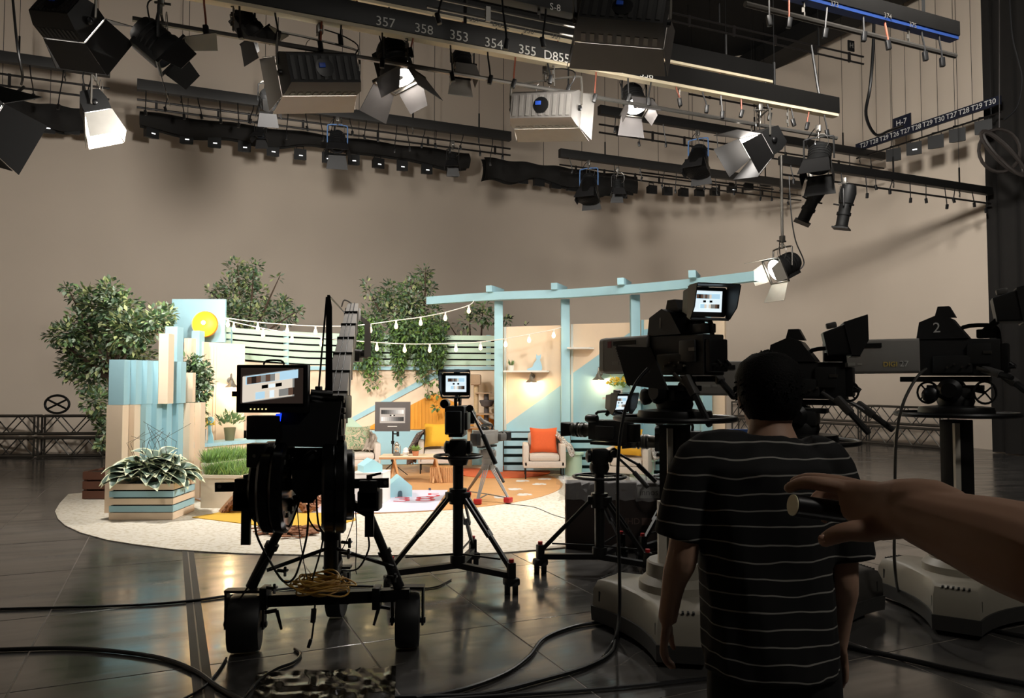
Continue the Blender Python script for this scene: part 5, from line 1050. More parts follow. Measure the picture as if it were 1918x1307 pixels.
def pedestal(label, loc, ringz, ringr, headz, rot, d, barends, tall=0, sc=1, col=PEDG, bmat=ALU):
    t = thing('camera_pedestal', label, 'pedestal', loc, group='wheeled studio pedestals')
    def lf(zs, mat, name):
        m = M(); m.loft([[V((p.x, p.y, z)) for p in skirt(r*sc, k*sc, rot)] for z, r, k in zs]); return m.build(name, mat, t)
    lf([(.035, .555, 1.05), (.13, .56, 1.06)], BUMP, 'bumper'); sk = lf([(.13, .55, 1.0), (.24, .545, .99), (.30, .515, .93), (.315, .47, .86)], col, 'skirt')
    for i in range(3):
        a = rot+i*2.094
        for k in range(6):
            m = M(Matrix.Translation((.50*sc*math.cos(a), .50*sc*math.sin(a), .303)) @ Matrix.Rotation(a, 4, 'Z')); m.box((0, (-.075+k*.03)*sc, .0), (.05, .012, .012)); m.build('vent', MATT, sk)
        for s in (-1, 1):
            m = M(Matrix.Translation((.46*sc*math.cos(a), .46*sc*math.sin(a), .2)) @ Matrix.Rotation(a, 4, 'Z')); m.box((0, s*.128*sc, 0), (.075, .03, .075), None, .008); m.build('hand_recess', MATT, sk)
        m = M(Matrix.Rotation(a, 4, 'Z')); m.cyl((.42*sc, -.05, .045), (.42*sc, -.02, .045), .045, n=12); m.cyl((.42*sc, .02, .045), (.42*sc, .05, .045), .045, n=12); m.build('caster', RUB, t)
    m = M(); m.lathe([(.24*sc, .30), (.235*sc, .36), (.19*sc, .40), (.185*sc, .48), (.175*sc, .49)], n=24); m.build('turret', col, t)
    hcol = ringz-.06
    m = M(); m.lathe([(.115, .47), (.115, min(.80, hcol-.25))], n=20); m.build('outer_column', BLK if 0 else pm('column_grey', '#56534d', .4, .3), t)
    m = M(); m.box((-.10, -.06, .62), (.05, .05, .5)); m.build('column_rail', pm('rail_cream', '#b7b0a2', .5), t)
    m = M(); m.box((0, 0, (.7+hcol)/2), (.15, .15, hcol-.66), (0, 0, rot), .008); m.build('inner_column', BLK, t)
    m = M(); m.box((-.05, -.085, (.78+hcol)/2+.02), (.035, .03, hcol-.82)); m.build('column_rail', pm('rail_cream', '#b7b0a2', .5), t)
    m = M(); m.tube([(ringr*math.cos(2*PI*i/48), ringr*math.sin(2*PI*i/48), ringz) for i in range(48)], .017, 8, True); rg = m.build('steering_ring', BLK, t)
    for i in range(3): m = M(); a = rot+.5+i*2.094; m.bar((.1*math.cos(a), .1*math.sin(a), ringz-.01), (ringr*math.cos(a), ringr*math.sin(a), ringz), .05, .016); m.build('ring_spoke', BLK, rg)
    m = M(); m.lathe([(.235, ringz-.02), (.24, ringz+.02), (.23, ringz+.05), (.12, ringz+.06)], n=28); m.build('weight_tray', BLK, t)
    # pan head
    yaw = math.atan2(-d[0], d[1]); H = Matrix.Rotation(yaw, 4, 'Z') @ Matrix.Translation((0, 0, 0)); hz = headz
    m = M(H); m.lathe([(.11, ringz+.06), (.12, ringz+.09), (.11, ringz+.13)], n=20); m.box((0, 0, (ringz+.13+hz)/2-.02), (.20, .22, hz-ringz-.13), None, .025); m.box((0, 0, hz-.02), (.15, .34, .035), None, .006)
    m.build('pan_head', BODY, t)
    m = M(H)
    for s in (-1, 1): m.lathe([(.075, 0), (.08, .03), (.05, .06)], (s*.10, .02, (ringz+.13+hz)/2), (s, 0, 0), 16)
    m.lathe([(.05, 0), (.055, .03), (.03, .05)], (-.1, .14, (ringz+.1+hz)/2-.02), (-1, 0, 0), 14); m.build('drag_knob', BLKP, t, stuff=1)
    for (p0, p1, p2) in barends:
        m = M(); m.tube([p0, p1], .014, 8); m.build('pan_bar', bmat, t)
        m = M(); e = (V(p2)-V(p1)).normalized(); m.tube([p1, V(p1)+e*.02, V(p2)-e*.01, p2], .02, 8, rr=[.018, .021, .021, .016]); g = m.build('grip', RUB, t)
        m = M(); m.box(V(p1)-e*.05, (.055, .05, .14), frame(e) @ Matrix.Rotation(PI/2, 3, 'X'), .012); m.build('bar_joint', GREY, t)
    return t
def rel(px, py, Y, o): return at(px, py, Y)-V(o)
# left pedestal camera (number 1)
o1 = (1.045, 4.95, 0); d1 = (-.5, .87)
pedestal('wheeled studio pedestal of the nearest left camera, partly behind the man', o1, 1.386, .378, 1.60, 2.45, d1, [(rel(1262, 700, 4.8, o1), rel(1300, 735, 4.7, o1), rel(1330, 798, 4.6, o1)), (rel(1325, 690, 5.0, o1), rel(1348, 712, 4.9, o1), rel(1376, 745, 4.75, o1))])
studio_camera('big studio camera with number 1 and a black script board, left of the man', (1.06, 4.98, 1.62), d1, '1', big=1, ls=.78, vft=.12, vfz=-.25, vfp=(-.02, -.30, .49), vfs=.86)
# middle pedestal camera behind the man's head
o3 = (2.03, 5.4, 0); d3 = (-.86, .5)
pedestal('wheeled pedestal of the middle studio camera, mostly hidden by the man', o3, 1.205, .37, 1.44, .3, d3, [(rel(1540, 735, 5.25, o3), rel(1590, 770, 5.1, o3), rel(1628, 812, 5.0, o3)), (rel(1560, 735, 5.5, o3), rel(1632, 775, 5.4, o3), rel(1673, 806, 5.3, o3))], bmat=GREY, sc=1.0, col=pm('pedestal_dark', '#34322f', .5))
studio_camera('middle studio camera behind the head of the man', (1.99, 5.42, 1.46), d3, '3' if 0 else None, vft=-.2, vfz=.2, vfp=(.0, -.32, .44), letters=True, vfs=1.0)
# far right pedestal camera (number 2)
o2 = (3.11, 5.4, 0); d2 = (-.80, .60)
pedestal('wheeled pedestal of the far right studio camera with number 2', o2, 1.395, .38, 1.60, 2.05, d2, [(rel(1830, 690, 5.2, o2), rel(1870, 700, 5.1, o2), rel(1896, 708, 5.0, o2)), (rel(1850, 690, 5.4, o2), rel(1900, 716, 5.1, o2), rel(1925, 735, 5.0, o2))])
c2 = studio_camera('far right studio camera with a white number 2 on its side', (3.05, 5.42, 1.62), d2, '2', vft=-.15, vfz=.15, vfp=(.0, -.42, .50))
for (px, Y) in ((1738, 5.7), (1846, 5.3)):
    hw = thing('control_wheel', 'spoked black control wheel on the '+('left' if px < 1800 else 'right')+' side of the far right camera head', 'wheel', at(px, 735, Y)) if 0 else None
ped2 = [x for x in C.objects if x.name.startswith('camera_pedestal')][-1]
for (px, Y) in ((1738, 5.5), (1845, 5.2)):
    c_ = rel(px, 735, Y, o2); m = M()
    m.tube([c_+V((.075*math.cos(2*PI*i/20), 0, .075*math.sin(2*PI*i/20))) for i in range(20)], .008, 6, True)
    for a in (.7, 2.27): m.cyl(c_-V((.07*math.cos(a), 0, .07*math.sin(a))), c_+V((.07*math.cos(a), 0, .07*math.sin(a))), .006, n=5)
    m.cyl(c_, (c_.x*.3, c_.y*.3, c_.z+.03), .012); m.build('control_wheel', BLK, ped2)
ped3 = [x for x in C.objects if x.name.startswith('camera_pedestal')][-2]
c_ = rel(1590, 733, 5.2, o3); m = M(); m.tube([c_+V((.065*math.cos(2*PI*i/20), 0, .065*math.sin(2*PI*i/20))) for i in range(20)], .008, 6, True)
for a in (.7, 2.27): m.cyl(c_-V((.06*math.cos(a), 0, .06*math.sin(a))), c_+V((.06*math.cos(a), 0, .06*math.sin(a))), .006, n=5)
m.cyl(c_, (c_.x*.4, c_.y*.4, c_.z+.02), .012); m.build('control_wheel', BLK, ped3)
# ---- tripod cameras
def eng_camera(label, loc, d, tilt=0, body=BODY, s=1.0, vfw=.26, vfp=(0, -.08, .34), vft=.05, vfz=0, lens=BLK, vf=1):
    yaw = math.atan2(-d[0], d[1]); t = thing('tripod_camera', label, 'camera', loc, Matrix.Rotation(yaw, 4, 'Z') @ Matrix.Rotation(tilt, 4, 'X'), 'cameras on tripods'); t.scale = (s, s, s)
    m = M(); rbox(m, -.26, .16, .15, .22, .14, .19, .13, .14, r=.15); m.box((-.08, -.03, .12), (.03, .2, .12), None, .01); m.box((.08, -.08, .12), (.03, .24, .14), None, .01); m.build('body', body, t)
    m = M(); m.lathe([(.07, .16), (.075, .2), (.06, .23), (.065, .32), (.058, .34)], (0, 0, .13), (0, 1, 0), 18) if 0 else None
    m = M(); T = Matrix.Translation((0, 0, .13)); m.T = T; m.lathe([(.06, .16), (.062, .22), (.07, .23), (.07, .27), (.06, .28), (.06, .34), (.068, .35), (.068, .38)], ax=(0, 1, 0), n=18); m.box((.085, .24, 0), (.06, .15, .1), None, .015); ln = m.build('lens', lens, t)
    for k in range(3): m = M(T); m.lathe([(.073, .235+.04*k), (.073, .25+.04*k)], ax=(0, 1, 0), n=18); m.build('lens_ring', ALU if k == 1 else BLKP, ln)
    m = M(T); rbox(m, .38, .47, .15, .12, .17, .14, r=.2); m.build('lens_hood', BLKP, ln)
    m = M(); m.tube(smooth_path([(0, .1, .24), (0, .09, .31), (0, -.16, .31), (0, -.18, .24)], 4), .014, 8); m.build('top_handle', BLKP, t)
    if vf: m = M(); m.bar((0, 0, .28), (vfp[0], vfp[1]+.05, vfp[2]-.04), .04, .03); m.build('viewfinder_arm', BLKP, t); viewfinder(t, vfp, .86, vft, wx=vfw, yaw=vfz)
    else: m = M(); m.tube(smooth_path([(-.03, .12, .3), (-.1, .12, .33), (-.1, .02, .36), (-.1, -.08, .42)], 3), .03, 8); m.build('eyepiece', body, t)
    m = M(); m.lathe([(.035, 0), (.04, .03), (.04, .1), (.03, .12)], (-.12, .03, .25), (0, 1, 0), 14); m.build('microphone', BLKP, t)
    m = M(); m.box((0, -.3, .12), (.12, .08, .17), None, .01); m.build('battery', BLKP, t)
    m = M(); m.box((0, -.02, .01), (.11, .34, .03), None, .005); m.build('plate', BLK, t); return t
def tripod(label, o, headz, feet, ring=None, crown=.66, mat=BLK, dolly=1, bars=(), foot=None, colr=.042, hub=.15, lr=.02, spz=None):
    t = thing('tripod', label, 'tripod', o, group='camera tripods')
    c = V((0, 0, 0)); spz = spz or crown
    if dolly:
        m = M(); m.cyl((0, 0, hub), (0, 0, headz-.22), colr, n=16); m.cyl((0, 0, crown-.06), (0, 0, crown+.06), colr*1.7, n=16); m.cyl((0, 0, hub), (0, 0, hub+.08), colr*1.5, n=16); m.build('column', mat, t)
    else: m = M(); m.lathe([(.05, headz-.30), (.08, headz-.24), (.08, headz-.20)], n=16); m.build('bowl', mat, t)
    for i, f in enumerate(feet):
        f = V(f); h = V((f.x, f.y, 0)).normalized(); side = V((-h.y, h.x, 0)); top = h*.075+V((0, 0, crown if dolly else headz-.26)); e = V((f.x, f.y, hub+.03 if dolly else .06))
        m = M()
        if dolly:
            for k in (-1, 1): m.bar(top+side*.025*k, top.lerp(e, .55)+side*.022*k, .016, .028)
            m.bar(top.lerp(e, .48), e, .026, .034)
        else:
            for k in (-1, 0, 1): m.cyl(top+side*.03*k, e+side*.012*k, .0085, n=6)
        m.box(top, (.08, .05, .07), frame(h), .01); lg = m.build('leg', mat, t)
        if dolly:
            m = M(); m.bar((0, 0, hub-.0), (f.x, f.y, hub-.01), .05, .045); m.build('dolly_arm', mat, t)
            m = M(); m.bar((0, 0, hub+.09), V((f.x, f.y, 0))*.8+V((0, 0, hub+.10)), .012, .012); m.build('spreader', mat, t)
            m = M(); m.box((f.x, f.y, hub+.03), (.06, .06, .12), (0, 0, .4), .012); m.box((f.x, f.y, hub-.055), (.11, .10, .06), (0, 0, .5), .02); cs_ = m.build('caster_fork', mat, t)
            for k in (-1, 1): m = M(); m.cyl((f.x+k*.008, f.y, .056), (f.x+k*.052, f.y, .056), .056, n=16); m.build('caster_wheel', RUB, cs_)
            m = M(); m.cyl((f.x, f.y, hub+.09), (f.x, f.y, hub+.115), .02, n=10); m.build('brake_pedal', RED, cs_)
        else:
            m = M(); m.bar(e, V((0, 0, .07)), .016, .012); m.build('spreader', mat, t)
            m = M(); m.box((f.x, f.y, .035), (.11, .09, .07), (0, 0, i), .02); m.build('foot', foot or RUB, t)
    if ring:
        m = M(); m.tube([(ring[1]*math.cos(2*PI*i/32), ring[1]*math.sin(2*PI*i/32), ring[0]) for i in range(32)], .012, 8, True)
        for i in range(3): m.bar((0, 0, ring[0]), (ring[1]*math.cos(i*2.1+.4), ring[1]*math.sin(i*2.1+.4), ring[0]), .03, .012)
        m.build('steering_ring', mat, t)
    m = M(); m.lathe([(.07, headz-.22), (.085, headz-.18), (.08, headz-.14)], n=18); m.box((0, 0, headz-.08), (.14, .15, .13), None, .02); m.lathe([(.05, 0), (.055, .03), (.03, .045)], (.07, 0, headz-.08), (1, 0, 0), 12); m.lathe([(.05, 0), (.055, .03), (.03, .045)], (-.07, 0, headz-.08), (-1, 0, 0), 12); m.build('fluid_head', mat, t)
    for (p0, p1, p2) in bars:
        m = M(); m.cyl(p0, p1, .011, n=8); m.cyl(V(p0)-V((0, .02, 0)), V(p0)+V((0, .03, 0)), .03, n=10); m.build('pan_bar', mat, t); m = M(); m.cyl(p1, p2, .02, .018, n=10); m.build('grip', RUB, t)
    return t
oC = (-.435, 6.25, 0); rc = lambda x, y, Y: rel(x, y, Y, oC)
tripod('black wheeled tripod in the centre with its column in front of the set', oC, 1.17, [(-.50, -.22, 0), (.43, -.30, 0), (.09, .58, 0)], (1.02, .19), .70, bars=[(rc(880, 765, 6.2), rc(905, 815, 6.0), rc(928, 868, 5.9))])
eng_camera('camera on the centre tripod seen from behind with its picture screen', (-.435, 6.25, 1.19), (.05, 1), vfp=(.0, -.14, .41), vfw=.25, vft=.0)
m = M()
oT = (.74, 6.55, 0); rt = lambda x, y, Y: rel(x, y, Y, oT)
tripod('black wheeled tripod at the carpet edge in front of the cardboard box', oT, 1.07, [(-.50, .05, 0), (.36, -.25, 0), (.25, .5, 0)], (.82, .22), .62, bars=[(rt(1150, 850, 6.4), rt(1188, 885, 6.2), rt(1213, 912, 6.1)), (rt(1150, 845, 6.5), rt(1195, 870, 6.4), rt(1228, 902, 6.3))])
eng_camera('camera on the right tripod pointing left with a hooded screen', (.80, 6.55, 1.09), (-.8, .6), vfp=(.02, -.13, .40), vfw=.25, vft=.1, vfz=-.45, s=.88, lens=pm('lens_grey', '#5a564e', .4, .2, .1))
oU = (1.52, 7.3, 0); ru = lambda x, y, Y: rel(x, y, Y, oU)
tripod('black tripod hidden behind the left pedestal camera', oU, .90, [(-.35, -.35, 0), (.42, -.1, 0), (.0, .5, 0)], (.72, .2), .56)
eng_camera('camera behind the column of the left pedestal, only its lens showing', (1.52, 7.3, .92), (-.95, .3), vf=0, lens=pm('lens_grey', '#5a564e', .4, .2, .1))
oR = (-.33, 10.55, .022); RG = pm('tripod_grey', '#7c7873', .45, .3, .1)
tripod('grey tripod with red feet standing on the round wood mat', oR, .70, [(-.12, -.42, 0), (.28, -.28, 0), (-.30, .35, 0)], dolly=0, mat=RG, foot=RED, bars=[((.05, -.03, .52), (.12, -.2, .44), (.22, -.36, .28))])
eng_camera('grey shoulder camera on the red footed tripod in the set', (-.33, 10.55, .735), (.55, .8), body=RG, vf=0, lens=GREY, s=.95)
# ---- cardboard television box wrapped in plastic
bx = thing('cardboard_box', 'large dark cardboard television box behind the right tripod', 'box', (1.02, 7.62, 0), (0, 0, -.04)); CARD = pm('dark_cardboard', '#2b211d', .8, var=.1, scale=5)
m = M(); m.box((0, 0, .32), (.98, .22, .64), None, .006); m.build('carton', [CARD], bx)
m = M(); m.box((-.493, 0, .32), (.006, .214, .632)); m.build('lit_printed_end', pm('lit_carton', '#b39a8a', .8, var=.2, scale=9), bx)  # end face paler and pinkish: the light on this side put into its colour
for k in range(4): m = M(); m.box((-.497, -.02, .12+.12*k), (.003, .12, .07)); m.build('printed_panel', pm('carton_print', '#7d6659', .8), bx)
text('UHD', .085, pm('carton_ink', '#5d4a42', .7), bx, m4((.13, -.1115, .27), (1, 0, 0), (0, 0, 1))); m = M(); m.box((.30, -.1115, .27), (.12, .003, .07)); m.build('logo_block', pm('carton_ink', '#5d4a42', .7), bx)
m = M(); m.box((.33, -.1125, .55), (.26, .003, .11)); lb = m.build('white_label', pm('grey_label', '#8f8d89', .6), bx); text('innos', .085, pm('label_ink', '#3a3836', .6), lb, m4((.31, -.1155, .55), (1, 0, 0), (0, 0, 1)))
m = M(); rnd = random.Random(3); NS = [[rnd.uniform(-1, 1) for _ in range(30)] for _ in range(30)]
def plast(s, t):
    i, j = int(s*28), int(t*12); n_ = NS[i][j]; x = (s-.5)*1.12; u = (t-.5)*.9
    if abs(u) < .13: return V((x, u+.02*n_, .665+.03*abs(n_)))
    e = abs(u)-.13; return V((x+.03*n_, math.copysign(.135+.03*abs(n_), u), .655-e*.55+.02*n_))
m.grid(plast, 28, 12); m.T = None
wr = one('plastic_wrap', m, pm('clear_plastic', '#dedede', .15, var=0, alpha=.22, spec=.8), 'crumpled clear plastic sheet over the cardboard television box', 'plastic sheet', sharp=.2); wr.location = V((1.02, 7.62, 0))+wr.location
# ---------------------------------------------------------------- camera crane rig in front
JO = fl(605, 1190); JY = 4.62
jb = thing('camera_crane', 'black camera crane on a wheeled dolly with counterweights and a monitor', 'camera crane', (JO.x, JY, 0), local=False)
J = lambda x, y, Y=JY: at(x, y, Y)
for (x0, x1, yb) in ((420, 478, 1231), (737, 782, 1222)):
    p = fl((x0+x1)/2, yb); w_ = (x1-x0)/F*p.y; r = .165; p.y += r*.55
    m = M(); m.lathe([(r*.75, -w_/2), (r*.95, -w_/2*.96), (r, -w_/2*.7), (r, w_/2*.7), (r*.95, w_/2*.96), (r*.75, w_/2)], (p.x, p.y, r+.004), (1, .2 if x0 < 600 else .1, 0), 28); wh = m.build('wheel', RUB, jb)
    m = M(); m.cyl((p.x-w_/2-.035, p.y, r), (p.x+w_/2+.035, p.y, r), .018, n=10); m.lathe([(r*.72, -w_/2*.8), (r*.72, w_/2*.8)], (p.x, p.y, r+.004), (1, .2 if x0 < 600 else .1, 0), 20); m.build('hub', BLK, wh)
    m = M()
    for k in (-1, 1): m.box((p.x+k*(w_/2+.02), p.y, .25), (.012, .06, .22))
    m.box((p.x, p.y, .365), (w_+.055, .07, .016)); m.build('fork', BLK, jb)
    k = 1 if x0 < 600 else -1; q = V((p.x+k*(w_/2+.03), p.y-.02, .24)); m = M(); m.cyl(q, q+V((k*.07, 0, .012)), .012, n=8); m.cyl(q+V((k*.07, 0, .012)), q+V((k*.10, 0, -.10)), .012, .008, n=8); m.build('brake_lever', BLK, jb)
p = fl(625, 1163); m = M(); m.lathe([(.12, -.06), (.16, -.05), (.16, .05), (.12, .06)], (p.x, p.y+.1, .164), (1, 0, 0), 24); m.build('wheel', RUB, jb)
m = M()
for k in (-1, 1): m.box((p.x+k*.08, p.y+.1, .2), (.012, .06, .22))
m.box((p.x, p.y+.1, .34), (.19, .07, .016)); m.build('fork', BLK, jb)
m = M(); m.bar(J(436, 1126, 4.72), J(768, 1112, 4.72), .07, .07); m.build('cross_beam', BLK, jb)
m = M(); m.bar(J(602, 1120, 4.72), V((p.x, p.y+.1, .37)), .07, .06); m.build('cross_beam', BLK, jb)
hub = J(605, 935, 4.72)
for (xa, ya, xb, yb) in ((470, 1100, 552, 935), (748, 1100, 690, 960)):
    m = M(); a, b = J(xa, ya, 4.72), J(xb, yb, 4.72); m.cyl(a, a.lerp(b, .5), .034, n=12); m.cyl(a.lerp(b, .45), b, .027, n=12); m.cyl(a.lerp(b, .44), a.lerp(b, .5), .042, n=12); m.bar(b, hub+V((0, 0, .06)), .05, .05); m.build('leg', BLK, jb)
m = M(); a = V((p.x, p.y+.1, .37)); m.cyl(a, a+V((0, -.15, .5)), .032, n=12); m.cyl(J(620, 1080, 4.9), J(620, 905, 4.8), .045, n=14); m.cyl(J(620, 1010, 4.85), J(620, 980, 4.85), .06, n=14); m.build('centre_column', BLK, jb)
for (xa, ya, xb, yb) in ((500, 1068, 610, 1028), (738, 1062, 632, 1028)): m = M(); m.cyl(J(xa, ya), J(xb, yb, 4.8), .012, n=8); m.build('strut', BLK, jb)
for (x, y) in ((640, 1015), (638, 1035), (500, 1100), (520, 1068), (725, 1080)):
    m = M(); q = J(x, y, 4.62); m.cyl(q, q+V((.05, -.02, .0)), .010, n=6)
    for k in range(3): m.cyl(q+V((.05, -.02, 0)), q+V((.055, -.02, 0))+V((0, .03*math.cos(k*2.1), .03*math.sin(k*2.1))), .009, n=5)
    m.build('star_knob', BLK, jb)
for x in (497, 706): m = M(); m.box(J(x, 1118, 4.70), (.045, .10, .13), None, .006); m.build('clamp_block', BLK, jb)
# counterweight bar, brackets and discs
m = M(); m.bar(J(404, 912), J(728, 904), .03, .055); m.build('weight_bar', BLK, jb)
for (x, y) in ((411, 911), (722, 904)): m = M(); q = J(x, y, JY-.017); m.cyl(q, q+V((0, -.003, 0)), .012, n=10); m.build('bar_end_bolt', STEEL, jb)
for (xc, yt, yb_, wx, lx, ly) in ((461, 895, 1020, 16, 461, 955), (692, 898, 1005, 16, 690, 958)):
    m = M(); a, b = J(xc-17, yt), J(xc+17, 952); m.box((a+b)/2, (b.x-a.x, .10, a.z-b.z), None, .008); a, b = J(xc-8, 945), J(xc+8, yb_); m.box((a+b)/2, (b.x-a.x, .02, a.z-b.z)); a, b = J(xc-20, 918), J(xc+20, 955); m.box((a+b)/2+V((0, .02, 0)), (b.x-a.x, .14, a.z-b.z), None, .01); m.build('bracket', BLK, jb)
    m = M(); q = J(xc, 893); m.cyl(q-V((0, 0, .03)), q+V((0, 0, .012)), .018, n=10); m.cyl(q+V((0, 0, .006)), q+V((.07, 0, .022)), .009, .006, n=8); m.build('wing_lever', BLK, jb)
GL = pm('glossy_black', '#0a0a0a', .22, 0, .2, 12, spec=.6)
def disc(xc, yc, r, w_, Y, spoke=0):
    q = J(xc, yc, Y); m = M(); m.lathe([(r*.55, -w_*.25), (r*.75, -w_*.32), (r*.93, -w_*.5), (r, -w_*.3), (r, w_*.3), (r*.93, w_*.5), (r*.75, w_*.32), (r*.55, w_*.25)], q, V((1, .22 if xc > 600 else .10, 0)), 40); d_ = m.build('counterweight', GL, jb)
    if spoke:
        m = M()
        for k in range(12): a = k*PI/6; m.box(q+V((w_*.36, .62*r*math.cos(a), .62*r*math.sin(a))), (.012, .03, .03), None, .006)
        m.build('hole_ring', ALU, d_, stuff=1)
for (x, y, r, w_, Y, s) in ((488, 912, .21, .07, 4.75, 0), (509, 911, .27, .085, 4.62, 0), (531, 910, .275, .08, 4.60, 1), (617, 910, .27, .08, 4.60, 0), (637, 910, .275, .075, 4.62, 0), (654, 907, .215, .06, 4.75, 0)): disc(x, y, r, w_, Y, s)
m = M(); m.cyl(J(478, 905, 4.68), J(664, 905, 4.68), .03, n=12); m.build('weight_axle', BLK, jb)
m = M(); m.loft([[J(x, 880, Yq) for x, Yq in ((546, 4.5), (604, 4.5), (604, 4.75), (546, 4.75))], [J(x, 918, Yq) for x, Yq in ((548, 4.5), (602, 4.5), (602, 4.75), (548, 4.75))], [J(x, 942, Yq) for x, Yq in ((566, 4.56), (586, 4.56), (586, 4.7), (566, 4.7))]]); m.build('weight_bucket', BLK, jb)
m = M(); a, b = J(546, 838, 4.75), J(606, 885, 4.75); m.box((a+b)/2, (b.x-a.x, .03, a.z-b.z), None, .005); m.tube(smooth_path([J(556, 872, 4.65), J(575, 852, 4.6), J(590, 846, 4.6), J(596, 870, 4.6)], 4), .012, 6); m.build('rear_plate', DGREY, jb)
# black shade board, monitor, boxes
m = M(); P = [J(528, 755, 4.5), J(640, 752, 4.5), J(628, 838, 4.52), J(514, 836, 4.52)]; m.prism(P, (0, 0, 0), (0, .015, 0)); m.build('shade_board', MATT, jb)
m = M(); q = J(530, 756, 4.48); m.box(q, (.05, .03, .035), None, .006); m.tube([q+V((.016*math.cos(k*.6), -.005, .03+.016*math.sin(k*.6))) for k in range(11)], .002, 4, True); m.build('binder_clip', BLK, jb)
a, b = J(443, 683, 4.45), J(576, 773, 4.45); T = Matrix.Translation((a+b)/2) @ Matrix.Rotation(.0, 4, 'Z')
m = M(T); m.box((0, .03, 0), (b.x-a.x, .06, a.z-b.z), None, .008); mo = m.build('monitor', BLKP, jb)
m = M(T); m.box((0, -.003, .018), ((b.x-a.x)*.915, .008, (a.z-b.z)*.82)); m.build('bezel', GL, mo)
screen(mo, T @ Matrix.Translation((.002, -.0085, .018)), (b.x-a.x)*.87, (a.z-b.z)*.74, .24)
m = M(T)
for k in range(5): m.cyl((-.12+k*.022, -.001, -.117), (-.12+k*.022, -.006, -.117), .004, n=6)
m.build('button', pm('button_glow', '#ffe9a0', .4, emit=1.2, var=0), mo, stuff=1)
m = M(T); m.tube(smooth_path([(-.06, .03, .14), (-.04, .03, .163), (.04, .03, .163), (.06, .03, .14)], 4), .006, 6); m.build('handle', BLKP, mo)
m = M(T); m.box((-.222, .03, -.03), (.03, .03, .03)); m.build('side_knob', BLK, mo)
for a_, b_ in (((.21, .05, -.02), (.33, .09, -.03)), ((.0, .06, 0), (.3, .10, -.1))): m = M(T); m.cyl(a_, b_, .017, n=8); m.build('monitor_arm', BLK, jb)
for (x0, y0, x1, y1) in ((467, 778, 527, 822), (467, 830, 500, 874)):
    a, b = J(x0, y0, 4.5), J(x1, y1, 4.5); m = M(); m.box((a+b)/2, (b.x-a.x, .10, a.z-b.z), None, .006); bb = m.build('control_box', BLKP, jb)
    m = M(); q = J(x0+9, (y0+y1)/2+2, 4.447); m.cyl(q, q+V((0, -.004, 0)), .010, n=10); m.build('screw_cap', STEEL if y0 > 800 else BLK, bb)
m = M(); P = [J(517, 775, 4.47), J(527, 774, 4.47), J(522, 804, 4.47), J(512, 806, 4.47)]; m.prism(P, (0, 0, 0), (0, .01, 0)); m.build('blue_display', pm('blue_glow', '#1030ff', .4, emit=1.6, ecol='#1238ff', var=0), jb)
# mast and grey boom reaching over the set
m = M(); m.loft([[J(x, 750, Yq) for x, Yq in ((609, 4.68), (623, 4.68), (623, 4.78), (609, 4.78))], [J(x, 575, Yq) for x, Yq in ((611, 4.68), (622, 4.68), (622, 4.78), (611, 4.78))], [J(x, 552, Yq) for x, Yq in ((613, 4.70), (618, 4.70), (618, 4.76), (613, 4.76))]]); m.build('mast', BLK, jb)
for (xa, ya, xb, yb) in ((612, 556, 595, 750), (618, 556, 645, 585)): m = M(); m.cyl(J(xa, ya, 4.72), J(xb, yb, 4.66 if xb < 610 else 7.0), .006, n=6); m.build('tension_cable', BLK, jb)
GBM = pm('boom_grey', '#a8a39e', .45, .15, .1, 8)
A0 = [J(598, 795, 4.85), J(645, 795, 4.85)]; A1 = [J(651, 585, 7.6), J(671, 585, 7.6)]; h0, h1 = V((0, 0, .10)), V((0, 0, .09))
m = M(); m.loft([[A0[0]-h0, A0[1]-h0, A0[1]+h0, A0[0]+h0], [A1[0]-h1, A1[1]-h1, A1[1]+h1, A1[0]+h1]]); bo = m.build('boom', GBM, jb)
for k in range(6):
    f = (k+.7)/6.6; m = M(); c_ = ((A0[0]+A0[1])/2).lerp((A1[0]+A1[1])/2, f); wd = (A0[1]-A0[0]).length*(1-f)+(A1[1]-A1[0]).length*f; m.box(c_, (wd+.012, .03, .215)); m.build('band', BLK, bo)
for k in range(2): m = M(); s = .35+.3*k; m.tube([A0[0].lerp(A0[1], s)+h0*1.05, A0[0].lerp(A0[1], s).lerp(A1[0].lerp(A1[1], s), .5)+h0*1.05, A1[0].lerp(A1[1], s)+h1*1.05], .005, 5); m.build('boom_rod', BLK, bo)
m = M(); q = J(661, 588, 7.65); m.box(q, (.14, .10, .12), None, .01); m.tube(smooth_path([J(640, 575, 7.6), J(645, 562, 7.6), J(660, 570, 7.6), J(668, 585, 7.6)], 4), .008, 5); m.build('boom_tip', GBM, jb)
m = M(); m.loft([[J(669, 592, 7.7), J(676, 590, 7.7), J(676, 590, 7.8), J(669, 592, 7.8)], [J(683, 608, 7.7), J(694, 606, 7.7), J(694, 606, 7.8), J(683, 608, 7.8)], [J(682, 668, 7.7), J(695, 668, 7.7), J(695, 668, 7.8), J(682, 668, 7.8)]]); m.build('hanging_arm', GBM, jb)
m = M(); q = J(664, 668, 7.75); m.box(q, (.14, .2, .1), None, .015); m.cyl(J(656, 660, 7.75), J(690, 664, 7.75), .04, n=12); m.cyl(q+V((0, .1, 0)), q+V((0, .22, 0)), .045, n=14); m.box(q+V((-.05, -.05, .09)), (.06, .1, .08), None, .01); m.build('remote_head', DGREY, jb)
m = M(); m.box(J(620, 762, 4.72), (.22, .18, .14), None, .01); m.cyl(J(590, 745, 4.6), J(645, 748, 4.6), .022, n=10); m.cyl(J(578, 742, 4.5), J(610, 748, 4.6), .014, n=8); m.bar(J(637, 740, 4.6), J(637, 850, 4.6), .022, .022)
